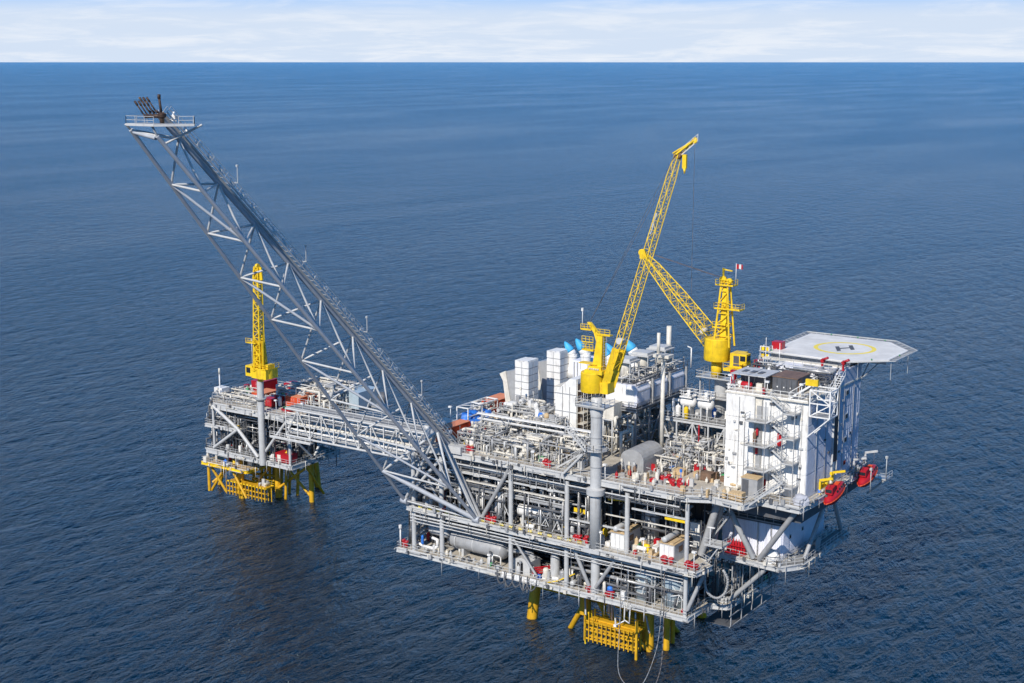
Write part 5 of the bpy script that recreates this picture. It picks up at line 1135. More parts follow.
# tall white gridded stacks with curved dark ducts
def stack(label, x, y, ztop):
    t = thing('exhaust_stack', label, 'exhaust stack', (x + 1.5, y + 1.7, ZT), 'tall panelled exhaust stacks')
    W, D, z0 = 3.15, 3.5, ZT + 1
    MB().box(x + .1, x + W - .1, y + .1, y + D - .1, z0 - 1, ztop - .1).build('core', 'grey', t)
    rows = 8; h = (ztop - z0) / rows
    for r_ in range(rows):
        za, zb = z0 + r_ * h + .09, z0 + (r_ + 1) * h - .09
        for c_ in range(2):
            xa = x + c_ * W / 2; MB().box(xa + .06, xa + W / 2 - .06, y, y + .1, za, zb).build('panel', 'white', t)
            ya = y + c_ * D / 2; MB().box(x + W - .1, x + W, ya + .06, ya + D / 2 - .06, za, zb).build('panel', 'white', t)
    for k in range(3):
        MB().box(x + .08 + k * 1.06, x + .95 + k * 1.06, y - .05, y + D + .05, ztop - .08, ztop + .05 + .06 * k).build('top_baffle', 'white', t)
    MB().box(x + .1, x + W - .1, y + .1, y + D - .1, ztop - .12, ztop - .08).build('outlet', 'dark', t)
    # curved duct on the left
    pts = [(x - 3.6, ztop - 3.0), (x - 2.2, ztop - 2.5), (x - .05, ztop - 2.0), (x - .05, ZT + 1.2), (x - 1.0, ZT + 1.2), (x - 1.3, ZT + 3.2), (x - 2.2, ztop - 4.6)]
    m = MB().extr([(a, y + .4, b) for a, b in pts], (0, 2.6, 0)); m.build('curved_duct', 'grey', t, fixn=True)
    m = MB(); m.extr([(x - 3.7, y + .2, ztop - 3.1), (x - 2.3, y + .2, ztop - 2.4), (x - 1.9, y + .2, ztop - 4.5), (x - 1.1, y + .2, ZT + 3.2), (x - .9, y + .2, ZT + 1), (x - 2.0, y + .2, ZT + 1), (x - 2.3, y + .2, ZT + 3.2), (x - 2.9, y + .2, ztop - 4.4)], (0, .18, 0)); m.build('duct_flange', 'cream', t, fixn=True)
    return t
stack('nearer tall white panelled stack with curved brown duct on its left', -50.8, 25.0, 44.1)
stack('farther tall white panelled stack, the one behind and right of the other', -50.2, 35.2, 44.3)
t = thing('intake_cabin', 'plain white box cabin between the tall stack and the sloped white housing', 'cabin', (-39, 26, ZT + 3))
MB().box(-40.6, -36.6, 24.0, 29, ZT, 40.6).build('body', 'white', t); MB().box(-40.75, -36.45, 23.85, 29.1, 40.6, 40.75).build('roof', 'cream', t)
MB().box(-38.8, -38.7, 23.94, 24.0, ZT + 4, 40.5).build('seam', 'grey', t)
t = thing('turbine_housing', 'big white housing with sloping shoulder and scaffolding on its right side', 'turbine housing', (-32, 19, ZT))
pts = [(-34.6, ZT), (-30.2, ZT), (-30.2, 44.9), (-31.6, 44.9), (-34.6, 42.2)]
MB().extr([(a, 14.2, b) for a, b in pts], (0, 11.5, 0)).build('shell', 'white', t, fixn=True)
for z in (35.6, 38.8, 42.0): MB().box(-34.65, -30.15, 14.1, 14.2, z, z + .12).build('seam', 'grey', t)
for x in (-33.1, -31.6): MB().box(x, x + .1, 14.08, 14.2, ZT, 43.4).build('seam', 'grey', t)
m = MB()
for k in range(9):
    y = 14.4 + k * 1.35; m.bar((-30.1, y, ZT), (-30.1, y, 44.9), .12); m.bar((-28.8, y, ZT), (-28.8, y, 44.9), .10)
for z in range(34, 46, 2):
    zz = z + .3; m.bar((-28.8, 14.3, zz), (-28.8, 25.4, zz), .09); m.bar((-28.8, 14.3, zz - .7), (-28.8, 25.4, zz - .7), .06); m.box(-30.1, -28.8, 14.3, 25.4, zz - 1.5, zz - 1.42)
    for k in range(9): m.bar((-30.1, 14.4 + k * 1.35, zz - 1.46), (-28.8, 14.4 + k * 1.35, zz - 1.46), .08)
m.build('scaffold', 'cream', t); MB().box(-30.2, -30.12, 14.6, 25.2, ZT + 1, 44).build('lagging', 'brown', t)
t = thing('louvre_housing', 'grey-white ribbed box behind the yellow drum of the front crane', 'intake box', (-36, 33, ZT + 5))
MB().box(-40.5, -34, 29.5, 35, ZT, 44.6).build('body', 'lilac', t)
for k in range(9): MB().box(-40.3 + k * .72, -40.3 + k * .72 + .25, 29.38, 29.5, 38, 44.3).build('louvre', 'grey', t)
# blue-capped exhausts
def capped(label, x, y, z0, zt, r, lean=(-.4, -.3)):
    t = thing('capped_exhaust', label, 'exhaust', (x, y, z0), 'round exhausts with sky blue covers')
    h = zt - z0
    MB().lathe((x, y, z0), (0, 0, 1), [(r * 1.15, 0), (r * 1.15, h * .25), (r * .95, h * .30), (r * .95, h * .62), (r * 1.02, h * .63), (r * 1.02, h * .66), (r * .95, h * .67), (r * .9, h * .74)], 20).build('barrel', 'white', t)
    d = Vector((lean[0] * 1.7, lean[1], 1.1)).normalized(); b = Vector((x, y, z0 + h * .70))
    MB().lathe(b, d, [(r * .92, -.2), (r * .9, .5), (r * .86, h * .16)], 18).build('elbow', 'white', t)
    MB().lathe(b + d * h * .14, d, [(r * .90, 0), (r * .92, .25), (r * .78, .9), (r * .45, 1.7), (r * .12, 2.2)], 14).build('cover', 'cyan', t)
    MB().lathe((x, y, z0), (0, 0, 1), [(r * 1.35, -.2), (r * 1.16, h * .3)], 12).build('skirt', 'white', t)
capped('blue-capped exhaust just left of the front crane mast', -36.8, 28, 41, 48.9, 1.0)
capped('blue-capped exhaust partly hidden behind the front crane boom', -33.4, 33, 41, 47.4, .9)
capped('blue-capped exhaust right of the front crane boom foot', -26.2, 28, 42.0, 50.0, 1.1)
capped('blue-capped exhaust peeping out behind the farther tall stack', -46.4, 39, 39, 45.2, .9)
capped('blue-capped exhaust hidden between the front crane mast and its boom', -32.4, 29.6, 41, 47.6, .9)
# generator row
t = thing('generator_package', 'raised row of three cool white enclosures with silencers on top', 'generator row', (-23, 27, 38))
for k in range(3):
    y = 18.0 + k * 6.4; e = MB().extr([(-26.4, y, 40.4), (-20.2, y, 40.4), (-20.0, y, 41), (-20.0, y, 43.4), (-20.5, y, 44.3), (-26.4, y, 44.3)], (0, 4.7, 0)).build('enclosure', 'lilac', t, fixn=True)
    MB().box(-24.8, -20.6, y - .06, y, 40.8, 43.8).build('end_door', 'white', e); MB().box(-20.0, -19.94, y + .3, y + 4.5, 43.1, 43.2).build('trim', 'grey', e)
    MB().box(-20.3, -19.8, y + 5.4, y + 5.7, 40.3, 44.6).build('divider', 'grey', t)
    for kk in range(3): MB().box(-19.99, -19.95, y + .25 + kk * 1.4, y + 1.5 + kk * 1.4, 41.1, 42.9).build('side_panel', 'lilac', e)
    MB().box(-25.6, -21.4, y + .8, y + 4.4, 44.3, 44.6).build('roof_plinth', 'dark', t)
    s = MB().lathe((-23.8, y + 2.4, 44.6), (0, 0, 1), [(1.0, 0), (1.0, 2.6), (.75, 2.9), (.75, 3.4)], 18).build('silencer', 'cream', t)
    MB().box(-25.8, -21.8, y + .6, y + 4.2, 48.0, 48.25).box(-25.4, -22.2, y + 1, y + 3.8, 48.25, 48.7).build('rain_cap', 'lgrey', s)
    for a, b in ((-25.6, .8), (-22, .8), (-25.6, 4.0), (-22, 4.0)): MB().bar((a, y + b, 44.6), (a, y + b, 48.0), .14).build('cap_post', 'lgrey', s)
MB().box(-27, -19.4, 17.0, 37.6, 40.0, 40.3).build('support_deck', 'dark', t); frame(t, -26.6, -19.8, 17.2, 37.2, ZT, 40.0, 2, 4, 'grey', .3)
railing(t, [(-27, 17, 40.3), (-19.4, 17, 40.3), (-19.4, 37.6, 40.3)], 'galv'); railing(t, [(-20.2, 18, 44.3), (-20.2, 37.2, 44.3)], 'dark')
MB().box(-26.8, -22.6, 14.4, 17.2, 38.6, 41.5).build('louvre_box', 'cream', t)
add_pipework(t, 72, (-26.4, -20, 14, 37, ZT, 39.6), 90, .1, .35); add_pipework(t, 73, (-26, -20.5, 18, 36.8, 44.4, 46.4), 40, .06, .2)
for z, x, y in ((52.0, -23.4, 35.6),): m = MB().tube((x, y, 44.3), (x, y, z), .45, 12); m.build('vent_pipe', 'cream', t)
m = MB(); m.tube((-19.6, 37.4, 44.3), (-19.6, 37.4, 48), .12, 6); m.tube((-19.6, 37.4, 48), (-20.4, 37.4, 48.2), .12, 6); m.build('lamp_post', 'white', t)
t = thing('crane_boom_rest', 'tall pale pole with a wide square head standing before the white enclosures', 'boom rest', (-14, 16, ZT))
MB().tube((-13.9, 16, ZT), (-13.9, 16, 50.2), .36, 14).build('pole', 'cream', t); MB().box(-15.4, -12.4, 15, 17, 50.6, 51.1).box(-14.6, -13.2, 15.4, 16.6, 50.1, 50.6).build('saddle', 'cream', t); MB().tube((-15.1, 16.4, 50.8), (-15.1, 16.4, 54.6), .3, 10).build('horn', 'cream', t)
# elevated vessel deck
t = thing('vessel_deck', 'raised steel frame carrying two white horizontal vessels left of the living quarters', 'vessel deck', (-10, 24, ZT))
frame(t, -16.4, -4.2, 20.4, 27.5, ZT, 38.6, 4, 1, 'lgrey', .26, levels=(35.6,), floor='deckd'); railing(t, [(-16.6, 20.2, 39), (-4, 20.2, 39), (-4, 27.6, 39)], 'lgrey')
for x0_, x1_ in ((-13.8, -10.8), (-10.4, -7.4)):
    v = MB().vessel((x0_, 22.6, 41.7), (x1_, 22.6, 41.7), .9, 18).build('vessel', 'white', t)
    for x in (x0_ + .9, x1_ - .9): MB().box(x - .15, x + .15, 21.8, 23.4, 39, 41.1).build('saddle', 'lgrey', v)
    m = MB().box(x0_ + .3, x1_ - .3, 21.4, 23.8, 42.6, 42.7); rail_mb([(x0_ + .3, 21.4, 42.7), (x1_ - .3, 21.4, 42.7), (x1_ - .3, 23.8, 42.7), (x0_ + .3, 23.8, 42.7), (x0_ + .3, 21.4, 42.7)], mb=m, h=1.1, step=.8); m.tube(((x0_ + x1_) / 2, 22.6, 42), ((x0_ + x1_) / 2, 22.6, 43.8), .3, 8); m.build('top_platform', 'white', v)
MB().lathe((-11.9, 21.0, 39), (0, 0, 1), [(.3, 0), (.42, .2), (.42, 1.9), (.15, 2.2)], 12).build('yellow_cylinder', 'yellow', t)
m = MB().path([(-14.0, 22.6, 41.7), (-15.2, 22.6, 41.7), (-15.2, 22.6, 36)], .28, 10); m.build('bend_pipe', 'white', t); member(t, 'red_pipe', (-9.0, 20.3, ZT), (-9.0, 20.3, 38.5), .14, 'red', 8)
add_pipework(t, 74, (-16, -4.6, 21, 27, ZT, 38.2), 70, .07, .25); clutter(t, 75, (-16, -4.5, 21, 27, 39), 10)
t = thing('side_stair_tower', 'white framed stair tower between the vessel deck and the living quarters', 'stair tower', (-2, 22, ZT))
frame(t, -3.2, 1.4, 19.5, 25, ZT, 46.6, 1, 1, 'white', .28, levels=(36, 40, 43.4), floor='galv')
# named process modules across the deck
mods = [
 ('open steel rack of pipes and valves directly behind the boom heel', -47.4, -40.5, 2.2, 8.5, 3.2, 101, 70, 14),
 ('low pipe rack with red valves left of the front crane stair', -39.8, -31.5, 2.0, 8.4, 2.6, 102, 80, 18),
 ('pipe rack between the front crane pedestal and the deck edge stair', -30.6, -22.6, 3.2, 10.5, 3.4, 103, 70, 14),
 ('tan cluttered pipe skid behind the first row near the red container', -49, -41, 9.6, 15.6, 3.0, 104, 80, 18),
 ('grey two-storey steel frame in front of the tall stacks', -48.5, -39.6, 16.8, 23.4, 4.2, 105, 120, 16),
 ('pipe and valve frame behind the laydown crates right of the curved housing', -11.4, -5.2, 13, 18.6, 3.6, 107, 90, 16),
 ('small valve frame against the left wall of the living quarters', -4.2, .6, 12.4, 18.4, 3.0, 108, 60, 12),
 ('grey braced steel frame at the foot of the sloped white housing', -38.6, -31.6, 10.0, 13.6, 4.6, 106, 70, 10),
]
for lb, x0, x1, y0, y1, h, sd_, n, nc in mods:
    t = thing('process_module', lb, 'process module', ((x0 + x1) / 2, (y0 + y1) / 2, ZT), 'steel process modules on the main deck')
    frame(t, x0, x1, y0, y1, ZT, ZT + h, 2, 1, 'galv', .17, levels=(ZT + h * .5,) if h > 4 else (), floor='deckd' if h > 4 else None)
    add_pipework(t, sd_, (x0, x1, y0, y1, ZT, ZT + h + 1.0), int(n * 1.3), .06, .26); clutter(t, sd_ + 50, (x0, x1, y0, y1, ZT), nc * 2, frac_red=.08, mats=('white', 'cream', 'cream', 'lgrey', 'wood'))
    if h > 4:
        clutter(t, sd_ + 60, (x0 + .5, x1 - .5, y0 + .5, y1 - .5, ZT + h + .2), 12); railing(t, [(x0, y0, ZT + h + .15), (x1, y0, ZT + h + .15), (x1, y1, ZT + h + .15)], 'lgrey')
t = thing('pipe_bridge', 'long white pipe gallery crossing the process area above the front racks', 'pipe gallery', (-36, 9, ZT))
for x in (-47, -41, -35, -29, -24): 
    for y in (8.8, 9.6): beam(t, 'post', (x, y, ZT), (x, y, 37.3), .16, .16, 'lgrey')
for k, (y, z) in enumerate(((8.8, 37.4), (9.2, 37.5), (9.6, 37.4), (9.0, 36.4), (9.5, 36.4))): member(t, 'pipe', (-48, y, z), (-23.4, y, z), .13 + .03 * (k % 2), 'white' if k % 2 == 0 else 'lgrey', 8)
for x in range(-48, -24, 3): MB().bar((x, 8.6, 37.2), (x, 9.8, 37.2), .1).build('sleeper', 'lgrey', t)
for lb, x, y, z, dx, dy, r, m_ in (('yellow-cream round tank lying behind the red container near the boom', -47.6, 14.6, 34.6, 2.2, 0, .8, 'wood'), ('yellow valve body standing among the white pipes on the main deck', -41.6, 7.8, 35.8, .4, .4, .35, 'yellow'), ('blue and tan motor at the foot of the sloped white housing', -35.8, 12.2, 37.9, .9, .5, .65, 'blue')):
    t = thing('motor' if m_ == 'blue' else 'small_tank', lb, 'motor' if m_ == 'blue' else 'tank', (x, y, z)); v = Vector((x, y, z)); d = Vector((dx, dy, 0))
    if m_ == 'wood':
        MB().vessel(v - d, v + d, r, 16).build('shell', 'roofor' if 0 else 'wood', t)
        for s_ in (-.6, .6): MB().box(v.x + s_ * dx * 1.2 - .15, v.x + s_ * dx * 1.2 + .15, v.y - .5, v.y + .5, ZT, z - .5).build('saddle', 'wood', t)
    else:
        MB().vessel(v - d, v, r, 14).build('casing', m_, t); MB().vessel(v, v + d, r * .9, 14).build('end_cover', 'wood' if m_ == 'blue' else m_, t); MB().box(v.x - .12, v.x + .12, v.y - .12, v.y + .12, ZT, z - r * .6).build('stand', 'galv', t)
# red valves standing in a group on the deck front
for k, (lb, x, y, z, s) in enumerate((('pair of crimson valves on the main deck front edge above the boom foot', -44.3, 1.2, ZT, 3), ('bright red valve at the deck edge left of the front crane stair', -27.4, 1.0, ZT, 2), ('cluster of red valves on the main deck front right of the crane pedestal', -5.6, 2.4, ZT, 8),
        ('red hose cabinet group on the middle deck where the boom foot lands', -39.0, .7, ZM, 3), ('red valve group on the middle deck right of the yellow beam', -20.9, 1.0, ZM, 2), ('small red valve on the middle deck edge before the crane pedestal', -19.2, .2, ZM, 1),
        ('red valves at the right end of the middle deck front', -3.4, -.6, ZM, 3), ('red drums on the corner platform at the right end of the middle deck', 1.3, -.4, ZM, 3), ('red valve at the foot of the right end brace on the lower deck', -.4, .3, ZL, 1), ('red valve on the lower deck edge left of the blue-grey tanks', -14.4, .5, ZL, 2), ('red valve on the lower deck at the foot of the slanting brace', -18.6, .4, ZL, 1), ('red hydrant at the left end of the lower deck', -58.6, .7, ZL, 2))):
    t = thing('red_valve', lb, 'fire valve', (x, y, z)); q = random.Random(k)
    for j in range(s):
        a = x + (j - s / 2) * .75 + q.uniform(-.2, .2); b = y + q.uniform(0, .7) + (q.uniform(0, 3) if s > 5 else 0); h = q.uniform(.9, 1.5)
        MB().lathe((a, b, z), (0, 0, 1), [(.22, 0), (.3, .1), (.3, .4), (.2, .5), (.2, h - .3), (.4, h - .25), (.4, h)], 10).build('valve_body', 'red', t)
        MB().tube((a - .3, b - .25, z + h * .6), (a - .3, b + .25, z + h * .6), .34, 12).build('hand_wheel', 'red', t)
# laydown area between crane pedestal and quarters
t = thing('laydown_area', 'tan laydown deck littered with small cream equipment right of the front crane', 'laydown area', (-8, 8, ZT))
clutter(t, 81, (-16.5, 5, 1.6, 12, ZT), 95, mats=('cream', 'cream', 'lgrey', 'wood', 'brown', 'galv'), big=.75, frac_red=.12); add_pipework(t, 82, (-16.5, -8, 8, 18, ZT, 35.2), 60, .06, .2)
t = thing('curved_deck_housing', 'large round-backed grey housing right of the front crane pedestal', 'housing', (-13.5, 9, ZT))
m = MB()
n = 10; pp = [(-16.8, ZT)] + [(-14.6 - 2.2 * math.cos(math.pi * k / n), ZT + 2.2 + 1.7 * math.sin(math.pi * k / n)) for k in range(n + 1)] + [(-12.4, ZT)]
m.extr([(a, 7.0, b) for a, b in pp], (0, 7, 0)); m.build('shell', 'grey', t, fixn=True); MB().box(-15.2, -14.2, 6.9, 7.0, ZT + .1, ZT + 2.1).build('door', 'grey', t)
for lb, x, y, a, b, c, m_ in (('low tan crate near the middle of the laydown deck', -8.4, 9.6, 2.2, 1.4, 1.0, 'wood'), ('yellow-tan pallet stack beside the low crate on the laydown deck', -4.8, 10.4, 1.8, 1.2, .8, 'wood'), ('cream tool box near the front edge of the laydown deck', -12.4, 3.2, 1.6, .9, 1.0, 'cream'), ('brown skip at the back of the laydown deck', -3.4, 9.2, 2.4, 1.6, 1.3, 'brown')):
    t = thing('deck_crate', lb, 'crate', (x, y, ZT)); MB().box(x, x + a, y, y + b, ZT + .1, ZT + c).build('box', m_, t); MB().box(x - .05, x + a + .05, y - .05, y + b + .05, ZT + c, ZT + c + .07).build('lid', m_, t)
    for s_ in (.1, a - .3): MB().box(x + s_, x + s_ + .2, y, y + b, ZT, ZT + .1).build('runner', 'wood', t)

# ================================================================== MIDDLE AND LOWER DECK EQUIPMENT
def skid(label, x, y):
    t = thing('roofed_skid', label, 'equipment cabin', (x, y, ZM), 'roofed white cabins on the middle deck')
    W, D, H = 2.7, 5.2, 3.0
    MB().box(x, x + W, y, y + D, ZM + .05, ZM + H).build('body', 'lgrey', t)
    for k in range(3): MB().box(x + .12 + k * .85, x + .85 + k * .85, y - .07, y, ZM + .3, ZM + H - .3).build('front_panel', 'white', t)
    MB().box(x + W, x + W + .05, y + 1.6, y + 2.9, ZM + 1.4, ZM + 2.4).build('rust_patch_plate', 'brown', t)
    MB().box(x - .15, x + W + .15, y - .15, y + D + .15, ZM + H, ZM + H + .12).build('roof', 'wood', t)
    MB().vessel((x + .9, y - .3, ZM + H + .65), (x + .9, y + D - .8, ZM + H + .65), .5, 14).build('roof_cylinder', 'lgrey', t); MB().box(x + 1.9, x + 2.5, y, y + D, ZM + H + .12, ZM + H + .3).build('roof_plank', 'wood', t)
    for s_ in (.5, D - 1.6): MB().box(x + .5, x + 1.3, y + s_, y + s_ + .2, ZM + H + .12, ZM + H + .35).build('saddle', 'brown', t)
    return t
skid('left one of the two white roofed cabins beside the front crane pedestal', -14.9, .8); skid('right one of the two white roofed cabins, near the corner column', -5.6, .6)
for lb, x, y in (('white cabinet behind the left roofed cabin', -13.2, 8.2), ('white cabinet with vents behind the right roofed cabin', -4.4, 7.4)):
    t = thing('white_cabinet', lb, 'cabinet', (x, y, ZM)); MB().box(x, x + 2.6, y, y + 1.6, ZM, ZM + 5.0).build('body', 'white', t)
    for k in range(2): MB().box(x + .1 + k * 1.25, x + 1.2 + k * 1.25, y - .06, y, ZM + .5, ZM + 3.6).build('door', 'lgrey', t); MB().lathe((x + .7 + k * 1.2, y + .8, ZM + 5), (0, 0, 1), [(.35, 0), (.35, .3)], 10).build('vent', 'dark', t)
t = thing('separator_vessel', 'white horizontal separator in an X-braced frame on the middle deck', 'vessel', (-31.5, 3.5, ZM))
v = MB().vessel((-35.2, 3.2, 23.2), (-27.4, 3.2, 23.2), 1.05, 20).build('shell', 'white', t)
for x in (-33.6, -29.0): MB().box(x - .2, x + .2, 2.4, 4.0, ZM, 22.6).build('saddle', 'lgrey', t)
for x in (-34.4, -32.8, -29.8, -28.2): MB().lathe((x, 3.2, 23.2), (1, 0, 0), [(1.07, -.06), (1.1, -.05), (1.1, .05), (1.07, .06)], 20).build('band', 'lgrey', v)
for x0, x1 in ((-37.6, -35.2), (-29.6, -27.0), (-27, -24.8)):
    for a, b in (((x0, 1.5, ZM + .3), (x1, 1.5, 25.2)), ((x1, 1.5, ZM + .3), (x0, 1.5, 25.2))): beam(t, 'cross_brace', a, b, .13, .13, 'lgrey')
for x in (-37.6, -35.2, -29.6, -27, -24.8): beam(t, 'frame_post', (x, 1.4, ZM), (x, 1.4, 25.6), .16, .16, 'lgrey')
MB().box(-37.6, -24.8, 1.4, 5.2, 25.5, 25.7).build('top_deck', 'galv', t)
for k in range(6): MB().lathe((-36 + k * 1.9, 3.4, 26.1), (0, 0, 1), [(.3, 0), (.4, .2), (.4, 1.7), (.15, 2.0), (.15, 2.5)], 12).build('upright_filter', 'lgrey', t)
t = thing('white_pipe_loops', 'big white looped pipes standing on the middle deck between the boom foot and first column', 'pipe loops', (-41, 1.4, ZM))
for k, (x0, x1, z) in enumerate(((-46.5, -38.0, 28.6), (-41.8, -39.0, 26.8), (-44, -42.6, 25.4))):
    MB().path([(x0, 1.5 + k * .5, ZM), (x0, 1.5 + k * .5, z - .5), (x0 + .5, 1.5 + k * .5, z), (x1 - .5, 1.5 + k * .5, z), (x1, 1.5 + k * .5, z - .5), (x1, 1.5 + k * .5, ZM + 1)], .28, 10).build('loop', 'white' if k < 2 else 'lgrey', t)
t = thing('drain_vessel', 'large grey horizontal vessel with rounded ends on the lower deck at left', 'vessel', (-44.5, 4, ZL))
v = MB().vessel((-50.5, 4.2, 14.7), (-37.6, 3.6, 14.7), 1.65, 24).build('shell', 'grey', t)
for x in (-48.5, -44.6, -41): MB().lathe((x, 4.0, 14.7), (1, 0, 0), [(1.67, -.09), (1.74, -.08), (1.74, .08), (1.67, .09)], 24).build('band', 'lgrey', v)
for x in (-47.2, -41): MB().box(x - .25, x + .25, 3, 5.2, ZL, 13.6).build('saddle', 'lgrey', t)
m = MB().path([(-37.6, 3.6, 14.9), (-34.2, 3.4, 15.4), (-32.6, 3.4, 15.4), (-32.0, 3.4, 14.8), (-32, 3.4, ZL)], .4, 10); m.build('outlet_pipe', 'grey', t)
MB().path([(-40, 2.2, ZL), (-40, 2.2, 13.8), (-39.6, 2.2, 14.0), (-38.6, 2.2, 14.0), (-38.2, 2.2, 13.8), (-38.2, 2.2, ZL)], .12, 8).build('hoop', 'white', t)
t = thing('exchanger', 'grey exchanger with white looping pipes at the left end of the lower deck', 'heat exchanger', (-54.5, 3.5, ZL))
MB().vessel((-56, 5.0, 15.4), (-50.8, 4.6, 15.4), 1.25, 20).build('shell', 'lgrey', t)
MB().path([(-57.4, 1.8, ZL), (-57.4, 1.8, 16.6), (-56.8, 1.8, 17.2), (-54.5, 1.8, 17.2)], .3, 10).build('white_pipe', 'white', t); MB().path([(-57.4, 2.0, 13.2), (-55, 1.6, 12.8), (-52.4, 1.6, 12.8), (-51.8, 1.6, 13.4), (-51.8, 1.6, 14.6), (-53, 1.6, 14.8)], .28, 10).build('white_pipe', 'white', t)
MB().lathe((-55.2, 1.5, 13.2), (0, 0, 1), [(.2, 0), (.26, .1), (.26, 1.5), (.1, 1.7)], 10).build('blue_cylinder', 'blue', t); MB().path([(-57.8, 6, 18.6), (-55, 5.4, 18.4), (-50.4, 5, 17.2)], .5, 10).build('grey_duct', 'grey', t)
t = thing('equipment_shelter', 'small grey shelter with a dark doorway on the lower deck', 'shelter', (-33.5, 2, ZL))
MB().extr([(-35.2, 1.6, ZL), (-31.6, 1.6, ZL), (-31.6, 1.6, 14.4), (-33.4, 1.6, 14.9), (-35.2, 1.6, 14.4)], (0, 3.4, 0)).build('body', 'lgrey', t, fixn=True); MB().box(-34.2, -33.0, 1.53, 1.6, ZL + .05, 14.0).build('doorway', 'black', t)
t = thing('white_barrier', 'long white panel fixed on the lower deck edge before the grey shelter', 'barrier', (-33, 0, ZL))
for k in range(5): MB().box(-36.2 + k * 1.55, -36.2 + k * 1.55 + 1.5, -.32, -.24, ZL - .5, ZL + .4).build('panel', 'white', t)
t = thing('red_pipe_rack', 'dark red rack of tubes beside the grey shelter on the lower deck', 'rack', (-30.2, 2, ZL))
for k in range(4): member(t, 'red_tube', (-30.9, 1.3, ZL + .6 + k * .35), (-28.9, 3.9, ZL + .6 + k * .35), .14, 'red', 8)
for a, b in ((-30.7, 1.5), (-29.2, 3.6)): beam(t, 'stand', (a, b, ZL), (a, b, ZL + 1.9), .12, .12, 'white')
def rtank(label, x, y, r, h):
    t = thing('storage_tank', label, 'tank', (x, y, ZL), 'blue-grey tanks on the lower deck')
    s = MB().lathe((x, y, ZL + .1), (0, 0, 1), [(r, 0), (r, h - .3), (r * .9, h), (r * .3, h + .3)], 28).build('shell', 'tank', t)
    for z in (1.2, 3.1): MB().lathe((x, y, ZL + z), (0, 0, 1), [(r + .01, 0), (r + .07, .02), (r + .07, .12), (r + .01, .14)], 28).build('band', 'lgrey', s)
    y0 = y - r - .45; cz = ZL + h / 2 + .3; cxk = x + (r * .9 if x > -7 else -r * .9 + 2.6)
    for k in range(6):
        a = math.pi * k / 3 + .3; beam(t, 'spoke_brace', (cxk, y0, cz), (cxk + 1.8 * math.cos(a), y0, cz + 1.9 * math.sin(a)), .1, .1, 'white')
    for xx in (x - r - .3, x + r + .3): beam(t, 'frame_post', (xx, y0, ZL), (xx, y0, ZL + h + .6), .14, .14, 'lgrey')
    return t
rtank('left blue-grey round tank behind white spoked bracing on the lower deck', -9.9, 4.4, 2.0, 5.0); rtank('right blue-grey round tank behind white spoked bracing, nearest the corner', -4.4, 4.4, 2.2, 5.0)
t = thing('grey_vertical_vessel', 'pale upright vessel between the columns on the lower deck', 'vessel', (-27.2, 3, ZL)); MB().lathe((-27.2, 3, ZL), (0, 0, 1), [(.5, 0), (.85, .4), (.85, 4.0), (.5, 4.5), (.25, 4.6), (.25, 5.4)], 18).build('shell', 'lgrey', t); MB().lathe((-28.6, 2.2, ZL), (0, 0, 1), [(.4, 0), (.55, .3), (.55, 1.6), (.3, 1.9)], 14).build('side_pump', 'cream', t)
t = thing('yellow_pipe', 'thin bright yellow pipe slanting over the lower deck edge', 'pipe', (-24, .5, ZL)); MB().path([(-27.0, .1, ZL + .2), (-24.8, .1, 13.0), (-22.2, 1.4, 14.4)], .11, 8).build('tube', 'yellow', t)
t = thing('corner_platform', 'small grey landing with lamp hanging beyond the right end column', 'landing', (2.5, 4, 24))
MB().box(1.4, 4.6, 2.6, 5.8, 23.8, 23.95).build('grating', 'lgrey', t); railing(t, [(1.4, 2.6, 24), (4.6, 2.6, 24), (4.6, 5.8, 24)], 'lgrey'); m = MB().bar((2.4, 2.7, 24), (2.4, 2.7, 27.0), .12); m.bar((1.9, 2.7, 27), (3.2, 2.7, 27), .2); m.build('lamp', 'white', t); member(t, 'strut', (3.8, 3, 23.8), (1.8, 3.4, 21), .12, 'lgrey')
stair_mb((.9, 6.5, 24), (3.9, 6.2, 28.2), .9, (0, 1, 0)).build('stair', 'grey', t)
# hoses hanging into the sea
t = thing('sea_hose', 'pale hose drooping from the lower deck into a loop just above the sea', 'hose', (-11, -2, 0))
pts = []
for k in range(25):
    f = k / 24; x = -17.0 + 10.6 * f; s = math.sin(math.pi * f)
    pts.append((-17.0 + 10.4 * f + .4 * math.sin(f * 5), -.6 - 4.6 * s ** .5 * (1 - .25 * f), 0))
pts = [(-11.9, -.7, 19.6), (-11.9, -.8, 12), (-11.9, -1.2, 6), (-11.6, -1.9, 3.6), (-11.0, -2.9, 1.8), (-10.0, -3.9, .8), (-8.6, -4.8, .3), (-7.2, -5.4, .05), (-6.1, -5.4, .2), (-5.3, -4.4, 1.2), (-4.8, -2.9, 3.6), (-4.4, -1.6, 7.0), (-4.2, -1.0, 12), (-4.2, -.9, 20)]
def smooth(P, n=5):
    P = [Vector(p) for p in P]; o = []
    for i in range(len(P) - 1):
        p0 = P[max(0, i - 1)]; p1 = P[i]; p2 = P[i + 1]; p3 = P[min(len(P) - 1, i + 2)]
        for k in range(n):
            u = k / n; o.append(.5 * ((2 * p1) + (p2 - p0) * u + (2 * p0 - 5 * p1 + 4 * p2 - p3) * u * u + (3 * p1 - p0 - 3 * p2 + p3) * u ** 3))
    o.append(P[-1]); return o
MB().path(smooth(pts, 3), .06, 8).build('hose', 'hose', t)
